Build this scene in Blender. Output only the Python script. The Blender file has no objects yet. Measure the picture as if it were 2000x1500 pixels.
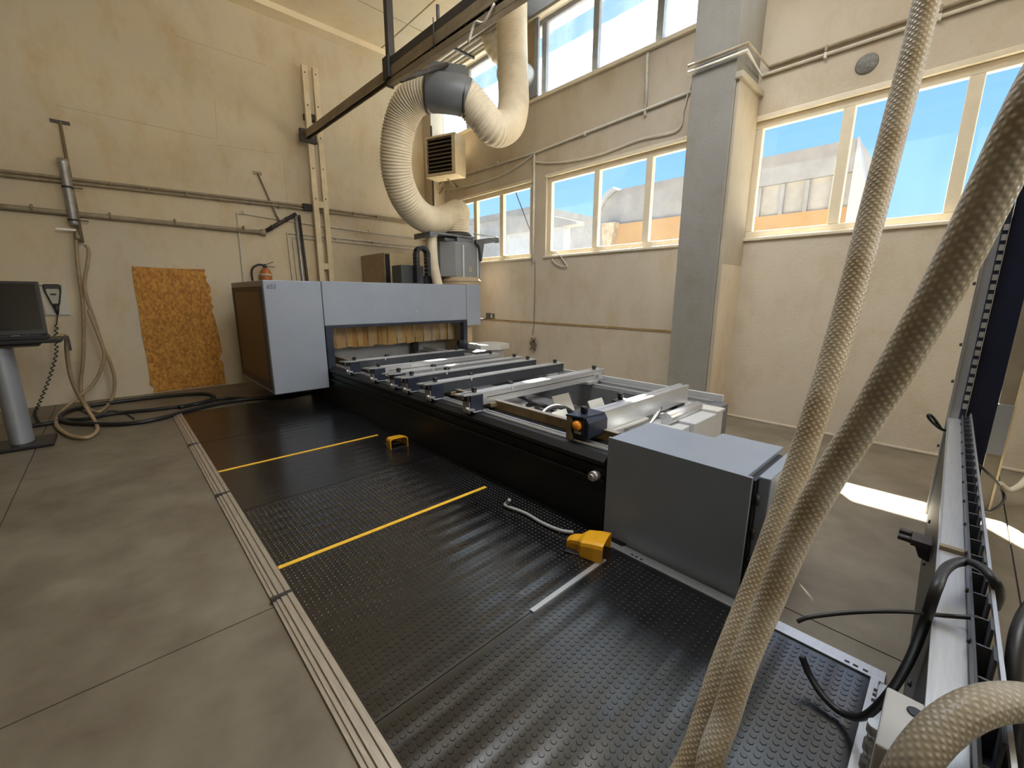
import bpy, math, random
from mathutils import Vector, Matrix, Euler
random.seed(7)
S = bpy.context.scene
COL = S.collection

# ------------------------------------------------------------------ camera
F_PX = 822.15
YAW, PITCH, ROLL = math.radians(46.732), math.radians(11.782), math.radians(0.2337)
CAM = Vector((0.0, 0.0, 1.65))
_f = Vector((math.cos(YAW)*math.cos(PITCH), math.sin(YAW)*math.cos(PITCH), -math.sin(PITCH)))
_r0 = Vector((math.sin(YAW), -math.cos(YAW), 0.0))
_u0 = _r0.cross(_f)
_r = _r0*math.cos(ROLL) + _u0*math.sin(ROLL)
_u = -_r0*math.sin(ROLL) + _u0*math.cos(ROLL)
cd = bpy.data.cameras.new('camera')
cd.sensor_width = 36.0
cd.lens = F_PX/2000*36.0
cd.clip_start = 0.02
cam = bpy.data.objects.new('camera', cd)
COL.objects.link(cam)
cam.matrix_world = Matrix(((_r.x, _u.x, -_f.x, CAM.x), (_r.y, _u.y, -_f.y, CAM.y), (_r.z, _u.z, -_f.z, CAM.z), (0, 0, 0, 1)))
S.camera = cam

# ------------------------------------------------------------------ exposure, sky, sun, daylight
S.view_settings.view_transform = 'Standard'
S.view_settings.look = 'None'
S.view_settings.gamma = 1.0
S.view_settings.use_curve_mapping = False
S.view_settings.exposure = 0.0

W = bpy.data.worlds.new('sky')
S.world = W
W.use_nodes = True
wn = W.node_tree.nodes
wl = W.node_tree.links
wn.clear()
wo = wn.new('ShaderNodeOutputWorld')
wb = wn.new('ShaderNodeBackground')
wr = wn.new('ShaderNodeValToRGB')
wt = wn.new('ShaderNodeTexCoord')
ws = wn.new('ShaderNodeSeparateXYZ')
wl.new(wt.outputs['Generated'], ws.inputs[0])
wl.new(ws.outputs['Z'], wr.inputs[0])
e = wr.color_ramp.elements
e[0].position = 0.0
e[0].color = (0.56, 0.93, 1.25, 1)
e[1].position = 0.7
e[1].color = (0.30, 0.62, 1.4, 1)
m_ = e.new(0.18)
m_.color = (0.45, 0.86, 1.3, 1)
m_ = e.new(0.34)
m_.color = (0.32, 0.71, 1.35, 1)
wl.new(wr.outputs[0], wb.inputs[0])
wb.inputs[1].default_value = 1.0
wl.new(wb.outputs[0], wo.inputs[0])

sd = bpy.data.lights.new('sun', 'SUN')
sd.energy = 64.0
sd.color = (1.0, 0.93, 0.80)
sd.angle = math.radians(0.6)
sun = bpy.data.objects.new('sun', sd)
COL.objects.link(sun)
sun.rotation_euler = Vector((-0.6245, -0.507, -1.0)).to_track_quat('-Z', 'Y').to_euler()

def area(name, loc, d, sx, sy, power, color, spread=180):
    l = bpy.data.lights.new(name, 'AREA')
    l.shape = 'RECTANGLE'
    l.size, l.size_y = sx, sy
    l.energy = power
    l.color = color
    l.spread = math.radians(spread)
    o = bpy.data.objects.new(name, l)
    COL.objects.link(o)
    o.location = loc
    o.rotation_euler = Vector(d).to_track_quat('-Z', 'Y').to_euler()
    return o
# daylight from the window bays behind the camera; the two fill lamps are added
DAY = (1.0, 0.97, 0.93)
area('daylight_bay_high', (6.12, -4.7, 5.8), (-1, 0.35, -0.30), 4.2, 1.2, 60, DAY)
area('daylight_bay_low', (6.12, -4.7, 3.1), (-1, 0.35, -0.10), 4.2, 1.3, 90, DAY)
area('fill_overhead', (3.4, 2.4, 6.5), (0.16, 0.14, -1), 2.4, 3.8, 270, (0.88, 0.94, 1.0), 130)  # unseen lamp added above the machine; the ceiling has no opening there
area('fill_hall', (1.2, -6.4, 5.0), (0.10, 1, 0.16), 5.0, 2.4, 170, (1.0, 0.92, 0.76), 110)  # unseen warm lamp added behind the camera to brighten the back wall

# ------------------------------------------------------------------ helpers
def ray(u, v):
    return _f + _r*((u-1000)/F_PX) - _u*((v-750)/F_PX)
def onX(u, v, X):
    d = ray(u, v)
    return CAM + d*((X-CAM.x)/d.x)
def onY(u, v, Y):
    d = ray(u, v)
    return CAM + d*((Y-CAM.y)/d.y)
def onZ(u, v, Z):
    d = ray(u, v)
    return CAM + d*((Z-CAM.z)/d.z)
def atD(u, v, D):
    return CAM + ray(u, v)*D

class MB:
    def __init__(s):
        s.v = []; s.f = []; s.sm = []; s.uv = {}
    def add(s, vs, fs, smooth=False, uvs=None):
        n = len(s.v)
        s.v += [Vector(p) for p in vs]
        for i, f in enumerate(fs):
            if uvs: s.uv[len(s.f)] = uvs[i]
            s.f.append([n+k for k in f]); s.sm.append(smooth)
        return s
    def box(s, a, b, M=None):
        x0, y0, z0 = min(a[0], b[0]), min(a[1], b[1]), min(a[2], b[2])
        x1, y1, z1 = max(a[0], b[0]), max(a[1], b[1]), max(a[2], b[2])
        vs = [Vector(p) for p in ((x0,y0,z0),(x1,y0,z0),(x1,y1,z0),(x0,y1,z0),(x0,y0,z1),(x1,y0,z1),(x1,y1,z1),(x0,y1,z1))]
        if M: vs = [M @ p for p in vs]
        return s.add(vs, [(3,2,1,0),(4,5,6,7),(0,1,5,4),(1,2,6,5),(2,3,7,6),(3,0,4,7)])
    def beam(s, p, q, w, h, up=(0,0,1)):
        p, q = Vector(p), Vector(q)
        d = (q-p).normalized()
        up = Vector(up)
        sx = d.cross(up)
        if sx.length < 1e-4: sx = d.cross(Vector((0,1,0)))
        sx.normalize(); uz = sx.cross(d)
        a, b = sx*w/2, uz*h/2
        vs = [p-a-b, p+a-b, p+a+b, p-a+b, q-a-b, q+a-b, q+a+b, q-a+b]
        return s.add(vs, [(0,1,2,3),(7,6,5,4),(1,0,4,5),(2,1,5,6),(3,2,6,7),(0,3,7,4)])
    def prism(s, poly, ax, t0, t1):
        # poly: 2D points; ax 'x','y','z' is the extrusion axis
        def P(a, b, t):
            return {'x': (t,a,b), 'y': (a,t,b), 'z': (a,b,t)}[ax]
        n = len(poly)
        ar = sum(poly[i][0]*poly[(i+1)%n][1]-poly[(i+1)%n][0]*poly[i][1] for i in range(n))
        if (ar < 0) != (ax == 'y'): poly = poly[::-1]
        if t1 < t0: t0, t1 = t1, t0
        vs = [P(a,b,t0) for a,b in poly]+[P(a,b,t1) for a,b in poly]
        fs = [tuple(range(n-1,-1,-1)), tuple(range(n,2*n))]+[(i,(i+1)%n,n+(i+1)%n,n+i) for i in range(n)]
        return s.add(vs, fs)
    def tube(s, pts, r, n=10, caps=True, vscale=1.0):
        pts = [Vector(p) for p in pts]
        k = len(pts)
        rad = r if isinstance(r, (list, tuple)) else [r]*k
        T = [(pts[min(i+1,k-1)]-pts[max(i-1,0)]).normalized() for i in range(k)]
        nrm = T[0].orthogonal().normalized()
        vs = []; L = 0; ls = []
        for i in range(k):
            if i:
                L += (pts[i]-pts[i-1]).length
                nrm = (nrm - T[i]*nrm.dot(T[i]))
                if nrm.length < 1e-6: nrm = T[i].orthogonal()
                nrm.normalize()
            ls.append(L)
            bi = T[i].cross(nrm)
            for j in range(n):
                a = 2*math.pi*j/n
                vs.append(pts[i]+(nrm*math.cos(a)+bi*math.sin(a))*rad[i])
        fs = []; uv = []
        for i in range(k-1):
            for j in range(n):
                j2 = (j+1)%n
                fs.append((i*n+j, i*n+j2, (i+1)*n+j2, (i+1)*n+j))
                uv.append(((j/n, ls[i]*vscale), ((j+1)/n, ls[i]*vscale), ((j+1)/n, ls[i+1]*vscale), (j/n, ls[i+1]*vscale)))
        s.add(vs, fs, True, uv)
        if caps:
            b = len(s.v)-k*n
            s.f.append([b+j for j in range(n-1,-1,-1)]); s.sm.append(False)
            s.f.append([b+(k-1)*n+j for j in range(n)]); s.sm.append(False)
        return s
    def cyl(s, p, q, r, n=16, r2=None):
        return s.tube([p, q], [r, r if r2 is None else r2], n)
    def lathe(s, c, prof, n=20, ax=(0,0,1)):
        # prof: list of (radius, height) along the axis
        ax = Vector(ax).normalized()
        c = Vector(c)
        return s.tube2([c+ax*h for _, h in prof], [max(r, 1e-4) for r, _ in prof], ax, n)
    def tube2(s, pts, rad, ax, n):
        nrm = ax.orthogonal().normalized(); bi = ax.cross(nrm)
        vs = []
        for p, r in zip(pts, rad):
            for j in range(n):
                a = 2*math.pi*j/n
                vs.append(p+(nrm*math.cos(a)+bi*math.sin(a))*r)
        k = len(pts)
        fs = [(i*n+j, i*n+(j+1)%n, (i+1)*n+(j+1)%n, (i+1)*n+j) for i in range(k-1) for j in range(n)]
        s.add(vs, fs, True)
        b = len(s.v)-k*n
        s.f.append([b+j for j in range(n-1,-1,-1)]); s.sm.append(False)
        s.f.append([b+(k-1)*n+j for j in range(n)]); s.sm.append(False)
        return s

def smooth(pts, seg=8):
    pts = [Vector(p) for p in pts]
    P = [pts[0]*2-pts[1]]+pts+[pts[-1]*2-pts[-2]]
    out = []
    for i in range(1, len(P)-2):
        a, b, c, d = P[i-1], P[i], P[i+1], P[i+2]
        for k in range(seg):
            t = k/seg
            out.append(0.5*((2*b)+(c-a)*t+(2*a-5*b+4*c-d)*t*t+(3*b-a-3*c+d)*t*t*t))
    out.append(pts[-1])
    return out
def resample(pts, step):
    out = [pts[0].copy()]; need = step
    for a, b in zip(pts, pts[1:]):
        L = (b-a).length; t = 0.0
        while L-t >= need:
            t += need; out.append(a+(b-a)*(t/L)); need = step
        need -= (L-t)
    return out

def wloc(o):
    v = Vector((0,0,0))
    while o:
        v += o.location; o = o.parent
    return v
def tag(o, label=None, cat=None, group=None, kind=None):
    if label: o['label'] = label
    if cat: o['category'] = cat
    if group: o['group'] = group
    if kind: o['kind'] = kind
    return o
def thing(name, label, cat, loc, group=None):
    o = bpy.data.objects.new(name, None)
    o.empty_display_size = 0.1
    COL.objects.link(o)
    o.location = loc
    return tag(o, label, cat, group)
def build(name, mb, m, parent=None, bevel=0, label=None):
    # world-space vertices -> object whose origin is its parent's, or (top level) the base centre of the mesh
    if parent: off = wloc(parent)
    else:
        xs = [p.x for p in mb.v]; ys = [p.y for p in mb.v]; zs = [p.z for p in mb.v]
        off = Vector(((min(xs)+max(xs))/2, (min(ys)+max(ys))/2, min(zs)))
    me = bpy.data.meshes.new(name)
    me.from_pydata([p-off for p in mb.v], [], mb.f)
    me.polygons.foreach_set('use_smooth', mb.sm)
    if mb.uv:
        ul = me.uv_layers.new(name='UVMap')
        for pi, uvs in mb.uv.items():
            p = me.polygons[pi]
            for li, c in zip(p.loop_indices, uvs): ul.data[li].uv = c
    me.materials.append(m)
    me.update()
    o = bpy.data.objects.new(name, me)
    COL.objects.link(o)
    if parent: o.parent = parent
    else: o.location = off
    if bevel:
        b = o.modifiers.new('bevel', 'BEVEL')
        b.width = bevel; b.segments = 2; b.limit_method = 'ANGLE'
    if label: o['label'] = label
    return o
def one(name, mb, m, label, cat, group=None, bevel=0):
    return tag(build(name, mb, m, None, bevel), label, cat, group)
def struct(name, mb, m, bevel=0):
    return tag(build(name, mb, m, None, bevel), kind='structure')
def copy_part(o, dy, parent):
    c = o.copy(); COL.objects.link(c); c.parent = parent
    for ch in o.children:
        g = ch.copy(); COL.objects.link(g); g.parent = c
    return c

def text(name, body, size, m, parent, loc, rot, shear=0.0, space=1.0):
    cu = bpy.data.curves.new(name, 'FONT'); cu.body = body; cu.size = size; cu.extrude = 0.0005; cu.shear = shear; cu.space_character = space
    fo = bpy.data.objects.new(name+'_curve', cu); COL.objects.link(fo)
    dg = bpy.context.evaluated_depsgraph_get(); dg.update()
    me = bpy.data.meshes.new_from_object(fo.evaluated_get(dg))
    bpy.data.objects.remove(fo); bpy.data.curves.remove(cu)
    me.materials.clear(); me.materials.append(m); me.name = name
    o = bpy.data.objects.new(name, me); COL.objects.link(o)
    o.parent = parent; o.location = Vector(loc)-wloc(parent); o.rotation_euler = rot
    return o

# ------------------------------------------------------------------ materials
def mat(name, col, rough=0.5, metal=0.0, spec=0.5, var=0.0, scale=4.0, bump=0.0, bscale=60.0, col2=None, stretch=None, coat=0.0):
    m = bpy.data.materials.new(name)
    m.use_nodes = True
    nt = m.node_tree; N = nt.nodes; L = nt.links
    p = N['Principled BSDF']
    p.inputs['Base Color'].default_value = (*col, 1)
    p.inputs['Roughness'].default_value = rough
    p.inputs['Metallic'].default_value = metal
    p.inputs['Specular IOR Level'].default_value = spec
    if coat: p.inputs['Coat Weight'].default_value = coat
    tc = N.new('ShaderNodeTexCoord')
    mp = N.new('ShaderNodeMapping')
    L.new(tc.outputs['Object'], mp.inputs[0])
    if stretch: mp.inputs['Scale'].default_value = stretch
    if var or col2:
        n = N.new('ShaderNodeTexNoise')
        n.inputs['Scale'].default_value = scale
        n.inputs['Detail'].default_value = 6
        n.inputs['Roughness'].default_value = 0.62
        L.new(mp.outputs[0], n.inputs['Vector'])
        r = N.new('ShaderNodeValToRGB')
        L.new(n.outputs['Fac'], r.inputs[0])
        c2 = col2 or tuple(c*(1-var) for c in col)
        r.color_ramp.elements[0].position = 0.3
        r.color_ramp.elements[1].position = 0.7
        r.color_ramp.elements[0].color = (*c2, 1)
        r.color_ramp.elements[1].color = (*(min(1, c*(1+(0 if col2 else var))) for c in col), 1)
        L.new(r.outputs[0], p.inputs['Base Color'])
    if bump:
        n2 = N.new('ShaderNodeTexNoise')
        n2.inputs['Scale'].default_value = bscale
        n2.inputs['Detail'].default_value = 4
        L.new(mp.outputs[0], n2.inputs['Vector'])
        b = N.new('ShaderNodeBump')
        b.inputs['Strength'].default_value = bump
        b.inputs['Distance'].default_value = 0.01
        L.new(n2.outputs['Fac'], b.inputs['Height'])
        L.new(b.outputs[0], p.inputs['Normal'])
    return m

def wall_mat(name, c_hi, c_lo, stain, rough=0.85):
    # old limewash: two tones in big clouds, brown stains, fine plaster relief
    m = mat(name, c_hi, rough, bump=0.25, bscale=35)
    N = m.node_tree.nodes; L = m.node_tree.links; p = N['Principled BSDF']
    g = N.new('ShaderNodeNewGeometry')
    a = N.new('ShaderNodeTexNoise'); a.inputs['Scale'].default_value = 0.45; a.inputs['Detail'].default_value = 7; a.inputs['Roughness'].default_value = 0.65
    b = N.new('ShaderNodeTexNoise'); b.inputs['Scale'].default_value = 2.6; b.inputs['Detail'].default_value = 9; b.inputs['Roughness'].default_value = 0.7
    mp = N.new('ShaderNodeMapping'); mp.inputs['Scale'].default_value = (1.0, 1.0, 0.55)
    L.new(g.outputs['Position'], a.inputs['Vector']); L.new(g.outputs['Position'], mp.inputs[0]); L.new(mp.outputs[0], b.inputs['Vector'])
    ra = N.new('ShaderNodeValToRGB'); L.new(a.outputs['Fac'], ra.inputs[0])
    ra.color_ramp.elements[0].position = 0.36; ra.color_ramp.elements[1].position = 0.62
    ra.color_ramp.elements[0].color = (*c_lo, 1); ra.color_ramp.elements[1].color = (*c_hi, 1)
    rb = N.new('ShaderNodeValToRGB'); L.new(b.outputs['Fac'], rb.inputs[0])
    rb.color_ramp.elements[0].position = 0.22; rb.color_ramp.elements[1].position = 0.52
    rb.color_ramp.elements[0].color = (*stain, 1); rb.color_ramp.elements[1].color = (1, 1, 1, 1)
    mx = N.new('ShaderNodeMix'); mx.data_type = 'RGBA'; mx.blend_type = 'MULTIPLY'; mx.inputs['Factor'].default_value = 0.75
    L.new(ra.outputs[0], mx.inputs['A']); L.new(rb.outputs[0], mx.inputs['B'])
    L.new(mx.outputs['Result'], p.inputs['Base Color'])
    return m

def glass_mat(name, haze, tint=(0.97, 0.99, 1.0)):
    m = bpy.data.materials.new(name); m.use_nodes = True
    N = m.node_tree.nodes; L = m.node_tree.links; N.clear()
    o = N.new('ShaderNodeOutputMaterial')
    t = N.new('ShaderNodeBsdfTransparent'); t.inputs[0].default_value = (*tint, 1)
    gl = N.new('ShaderNodeBsdfGlossy'); gl.inputs['Roughness'].default_value = 0.05; gl.inputs[0].default_value = (1,1,1,1)
    tr = N.new('ShaderNodeBsdfTranslucent'); tr.inputs[0].default_value = (0.62, 0.80, 1.0, 1)
    a = N.new('ShaderNodeMixShader'); b = N.new('ShaderNodeMixShader')
    n = N.new('ShaderNodeTexNoise'); n.inputs['Scale'].default_value = 3.0; n.inputs['Detail'].default_value = 6
    g = N.new('ShaderNodeNewGeometry'); mp = N.new('ShaderNodeMapping'); mp.inputs['Scale'].default_value = (1,1,0.35)
    L.new(g.outputs['Position'], mp.inputs[0]); L.new(mp.outputs[0], n.inputs['Vector'])
    r = N.new('ShaderNodeMapRange'); r.inputs['From Min'].default_value = 0.35; r.inputs['From Max'].default_value = 0.75
    r.inputs['To Min'].default_value = haze*0.55; r.inputs['To Max'].default_value = haze*1.6
    L.new(n.outputs['Fac'], r.inputs['Value']); L.new(r.outputs[0], a.inputs[0])
    L.new(t.outputs[0], a.inputs[1]); L.new(tr.outputs[0], a.inputs[2])
    b.inputs[0].default_value = 0.04
    L.new(a.outputs[0], b.inputs[1]); L.new(gl.outputs[0], b.inputs[2]); L.new(b.outputs[0], o.inputs[0])
    return m

def uv_braid(name, c1, c2, rough=0.35):
    # woven reinforcement of a clear plastic hose: crossing helical yarns from the tube's own UV
    m = mat(name, c1, rough)
    N = m.node_tree.nodes; L = m.node_tree.links; p = N['Principled BSDF']
    uv = N.new('ShaderNodeTexCoord')
    hs = []
    for sgn in (1, -1):
        mp = N.new('ShaderNodeMapping'); mp.inputs['Scale'].default_value = (24, 120*sgn, 0)
        L.new(uv.outputs['UV'], mp.inputs[0])
        w = N.new('ShaderNodeTexWave'); w.wave_type = 'BANDS'; w.bands_direction = 'DIAGONAL'
        w.inputs['Scale'].default_value = 0.3183
        L.new(mp.outputs[0], w.inputs['Vector']); hs.append(w)
    mu = N.new('ShaderNodeMath'); mu.operation = 'MULTIPLY'
    L.new(hs[0].outputs['Fac'], mu.inputs[0]); L.new(hs[1].outputs['Fac'], mu.inputs[1])
    n = N.new('ShaderNodeTexNoise'); n.inputs['Scale'].default_value = 9; n.inputs['Detail'].default_value = 5
    tc = N.new('ShaderNodeTexCoord'); L.new(tc.outputs['Object'], n.inputs['Vector'])
    r = N.new('ShaderNodeValToRGB'); L.new(n.outputs['Fac'], r.inputs[0])
    r.color_ramp.elements[0].position = 0.34; r.color_ramp.elements[1].position = 0.6
    r.color_ramp.elements[0].color = (*c2, 1); r.color_ramp.elements[1].color = (*c1, 1)
    mx = N.new('ShaderNodeMix'); mx.data_type = 'RGBA'; mx.blend_type = 'MIX'
    L.new(mu.outputs[0], mx.inputs['Factor'])
    L.new(r.outputs[0], mx.inputs['A']); mx.inputs['B'].default_value = tuple(min(1, c*1.25) for c in c1)+(1,)
    L.new(mx.outputs['Result'], p.inputs['Base Color'])
    b = N.new('ShaderNodeBump'); b.inputs['Strength'].default_value = 0.4; b.inputs['Distance'].default_value = 0.003
    L.new(mu.outputs[0], b.inputs['Height']); L.new(b.outputs[0], p.inputs['Normal'])
    return m

def mat_rubber(name, coins_bump):
    m = mat(name, (0.006, 0.006, 0.007), 0.30, spec=0.5)
    m.node_tree.nodes['Principled BSDF'].inputs['IOR'].default_value = 1.85
    N = m.node_tree.nodes; L = m.node_tree.links; p = N['Principled BSDF']
    g = N.new('ShaderNodeNewGeometry')
    # gentle rolling of the sheet: ridges that run across the walkway
    w = N.new('ShaderNodeTexWave'); w.wave_type = 'BANDS'; w.bands_direction = 'Y'
    w.inputs['Scale'].default_value = 2.4; w.inputs['Distortion'].default_value = 2.2; w.inputs['Detail'].default_value = 2
    w.inputs['Detail Scale'].default_value = 0.8
    mp = N.new('ShaderNodeMapping'); mp.inputs['Scale'].default_value = (0.10, 1.0, 1.0)
    L.new(g.outputs['Position'], mp.inputs[0]); L.new(mp.outputs[0], w.inputs['Vector'])
    b = N.new('ShaderNodeBump'); b.inputs['Strength'].default_value = 0.05 if coins_bump else 0.15; b.inputs['Distance'].default_value = 0.02
    L.new(w.outputs['Fac'], b.inputs['Height'])
    last = b
    if coins_bump:
        v = N.new('ShaderNodeTexVoronoi'); v.inputs['Scale'].default_value = 1/0.0335; v.inputs['Randomness'].default_value = 0.0
        v.voronoi_dimensions = '2D'
        L.new(g.outputs['Position'], v.inputs['Vector'])
        r = N.new('ShaderNodeMapRange'); r.inputs['From Min'].default_value = 0.33; r.inputs['From Max'].default_value = 0.40
        r.inputs['To Min'].default_value = 1; r.inputs['To Max'].default_value = 0
        L.new(v.outputs['Distance'], r.inputs['Value'])
        b2 = N.new('ShaderNodeBump'); b2.inputs['Strength'].default_value = 0.35; b2.inputs['Distance'].default_value = 0.003
        L.new(r.outputs[0], b2.inputs['Height']); L.new(b.outputs[0], b2.inputs['Normal']); last = b2
    L.new(last.outputs[0], p.inputs['Normal'])
    n = N.new('ShaderNodeTexNoise'); n.inputs['Scale'].default_value = 1.6; n.inputs['Detail'].default_value = 8
    L.new(g.outputs['Position'], n.inputs['Vector'])
    rr = N.new('ShaderNodeMapRange'); rr.inputs['To Min'].default_value = 0.17; rr.inputs['To Max'].default_value = 0.30
    L.new(n.outputs['Fac'], rr.inputs['Value']); L.new(rr.outputs[0], p.inputs['Roughness'])
    r2 = N.new('ShaderNodeValToRGB'); L.new(n.outputs['Fac'], r2.inputs[0])
    r2.color_ramp.elements[0].position = 0.35; r2.color_ramp.elements[1].position = 0.75
    r2.color_ramp.elements[0].color = (0.003, 0.003, 0.004, 1); r2.color_ramp.elements[1].color = (0.008, 0.008, 0.009, 1)
    L.new(r2.outputs[0], p.inputs['Base Color'])
    return m

def osb_mat():
    m = mat('osb', (0.42, 0.22, 0.07), 0.7)
    N = m.node_tree.nodes; L = m.node_tree.links; p = N['Principled BSDF']
    tc = N.new('ShaderNodeTexCoord'); mp = N.new('ShaderNodeMapping'); mp.inputs['Scale'].default_value = (38, 38, 22)
    L.new(tc.outputs['Object'], mp.inputs[0])
    nd = N.new('ShaderNodeTexNoise'); nd.inputs['Scale'].default_value = 7
    L.new(tc.outputs['Object'], nd.inputs['Vector'])
    ad = N.new('ShaderNodeMix'); ad.data_type = 'RGBA'; ad.blend_type = 'LINEAR_LIGHT'; ad.inputs['Factor'].default_value = 0.9
    L.new(mp.outputs[0], ad.inputs['A']); L.new(nd.outputs['Color'], ad.inputs['B'])
    v = N.new('ShaderNodeTexVoronoi'); v.inputs['Scale'].default_value = 1.0
    L.new(ad.outputs['Result'], v.inputs['Vector'])
    sp = N.new('ShaderNodeSeparateColor'); L.new(v.outputs['Color'], sp.inputs[0])
    r = N.new('ShaderNodeValToRGB'); L.new(sp.outputs[0], r.inputs[0])
    r.color_ramp.elements[0].color = (0.33, 0.135, 0.020, 1); r.color_ramp.elements[1].color = (0.62, 0.31, 0.055, 1)
    e = r.color_ramp.elements.new(0.5); e.color = (0.48, 0.215, 0.035, 1)
    L.new(r.outputs[0], p.inputs['Base Color'])
    b = N.new('ShaderNodeBump'); b.inputs['Strength'].default_value = 0.4; b.inputs['Distance'].default_value = 0.004
    L.new(sp.outputs[0], b.inputs['Height']); L.new(b.outputs[0], p.inputs['Normal'])
    return m

WALL_B = wall_mat('limewash_back', (0.66, 0.56, 0.39), (0.60, 0.53, 0.42), (0.82, 0.68, 0.46))
WALL_R = wall_mat('limewash_right', (0.60, 0.525, 0.42), (0.53, 0.455, 0.35), (0.78, 0.66, 0.50))
WALL_C = wall_mat('limewash_ceiling', (0.93, 0.80, 0.57), (0.88, 0.76, 0.55), (0.94, 0.84, 0.64))
CLAD = wall_mat('column_cladding', (0.40, 0.355, 0.28), (0.36, 0.315, 0.24), (0.85, 0.75, 0.58))
PILLAR = wall_mat('pillar_paint', (0.26, 0.245, 0.22), (0.225, 0.21, 0.185), (0.8, 0.7, 0.55))
CONC = mat('concrete', (0.215, 0.188, 0.142), 0.5, var=0.0, col2=(0.120, 0.095, 0.066), scale=2.3, bump=0.08, bscale=14)
HALLD = mat('dark_hall_cladding', (0.10, 0.085, 0.07), 0.7, var=0.2)
CONC_G = mat('joint_filler', (0.06, 0.05, 0.045), 0.9, var=0.2)
CREAM = mat('cream_paint', (0.72, 0.60, 0.40), 0.45, var=0.10, scale=6)
PVC = mat('cream_frame', (0.74, 0.65, 0.49), 0.4, var=0.06, scale=5)
DKFRAME = mat('weathered_mullion', (0.30, 0.31, 0.33), 0.5, var=0.2, scale=5)
GLASS = glass_mat('window_glass', 0.006)
GLASS_U = glass_mat('dusty_window_glass', 0.24)
CASTC = mat('outdoor_concrete', (0.29, 0.278, 0.26), 0.9, var=0.18, scale=1.2)
OCHRE = mat('outdoor_ochre', (0.40, 0.245, 0.10), 0.9, var=0.12, scale=1.0)
OUTW = mat('outdoor_white', (0.40, 0.41, 0.42), 0.8, var=0.06)
GREYBLUE = mat('machine_grey', (0.275, 0.305, 0.365), 0.38, var=0.05, scale=3, bump=0.03, bscale=140)
CABGREY = mat('cabinet_grey', (0.235, 0.27, 0.33), 0.36, var=0.05, scale=3, bump=0.03, bscale=140)
LIGHTGREY = mat('light_grey_paint', (0.50, 0.51, 0.52), 0.42, var=0.06)
NAVY = mat('navy_paint', (0.020, 0.026, 0.045), 0.35, var=0.25, scale=5)
BLACKM = mat('black_painted_steel', (0.006, 0.0065, 0.008), 0.45, var=0.3, scale=4)
BLACKP = mat('black_plastic', (0.012, 0.012, 0.014), 0.38, var=0.2)
DARKSIDE = mat('dark_metal', (0.055, 0.060, 0.070), 0.40, metal=0.3, var=0.15)
ALU = mat('aluminium', (0.62, 0.63, 0.65), 0.32, metal=0.85, var=0.08, scale=8, stretch=(1, 12, 12), bump=0.05, bscale=60)
ALUX = mat('aluminium_beam', (0.66, 0.67, 0.69), 0.34, metal=0.7, var=0.07, scale=8, stretch=(1, 20, 20))
ALUDIRTY = mat('aluminium_worn', (0.48, 0.43, 0.36), 0.42, metal=0.6, var=0.15, scale=8, stretch=(12, 1, 12))
GALV = mat('galvanised', (0.45, 0.45, 0.45), 0.42, metal=0.6, var=0.2, scale=10)
PIPE = mat('old_painted_pipe', (0.30, 0.245, 0.17), 0.5, var=0.22, scale=9)
PIPEW = mat('pale_pipe', (0.62, 0.58, 0.50), 0.5, var=0.12, scale=9)
STEELB = mat('brown_steel', (0.26, 0.205, 0.13), 0.45, metal=0.3, var=0.2, scale=6)
STEELD = mat('dark_steel', (0.045, 0.038, 0.034), 0.5, var=0.3, scale=6)
HOSEP = mat('corrugated_hose_plastic', (0.72, 0.62, 0.46), 0.45, var=0.10, scale=5)
SLEEVE = mat('sleeve_grey', (0.155, 0.165, 0.18), 0.42, var=0.1)
TANREFL = mat('tan_reflection', (0.30, 0.20, 0.085), 0.5, var=0.3, scale=12)  # brown reflection on the channel side, put into its base colour
TANP = mat('tan_board', (0.42, 0.32, 0.20), 0.6, var=0.12, scale=8)
BROWNGLASS = mat('smoked_window', (0.022, 0.015, 0.010), 0.35, var=0.2, scale=3)
YELLOW = mat('yellow_plastic', (0.72, 0.36, 0.015), 0.38, var=0.1, scale=8)
TAPE = mat('yellow_tape', (0.85, 0.50, 0.04), 0.5, var=0.12, scale=14)
ORANGE = mat('orange_lens', (0.75, 0.26, 0.02), 0.25, var=0.1)
RED = mat('faded_red_paint', (0.42, 0.13, 0.03), 0.4, var=0.15)
AIRHOSE = mat('beige_air_hose', (0.36, 0.265, 0.155), 0.45, var=0.12, scale=12)
CABLEB = mat('black_cable', (0.014, 0.014, 0.016), 0.45, var=0.2)
CABLEG = mat('grey_cable', (0.32, 0.32, 0.32), 0.5, var=0.1)
WHITEP = mat('white_plate', (0.55, 0.54, 0.51), 0.5, var=0.06)
LCD = mat('dark_screen', (0.006, 0.006, 0.007), 0.2)
KEYS = mat('grey_keys', (0.05, 0.05, 0.055), 0.5)
DESKG = mat('desk_silver', (0.34, 0.36, 0.40), 0.35, metal=0.3, var=0.05)
BRAID1 = uv_braid('braided_hose_a', (0.58, 0.51, 0.40), (0.38, 0.29, 0.18))
BRAID2 = uv_braid('braided_hose_b', (0.58, 0.53, 0.44), (0.42, 0.34, 0.23))
BRAID3 = uv_braid('braided_hose_c', (0.36, 0.33, 0.27), (0.26, 0.21, 0.14))
STRIPS = [mat('amber_strip_%d' % i, c, 0.45, var=0.18, scale=5) for i, c in enumerate(((0.50, 0.33, 0.15), (0.56, 0.36, 0.13), (0.46, 0.24, 0.07), (0.55, 0.44, 0.29)))]
RUB_N = mat_rubber('black_rubber', False)
RUB_F = mat_rubber('black_rubber_fine', True)
OSB = osb_mat()
INK = mat('blue_ink', (0.05, 0.06, 0.12), 0.7)
NEST = mat('wire_tangle', (0.16, 0.13, 0.09), 0.8)

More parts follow.
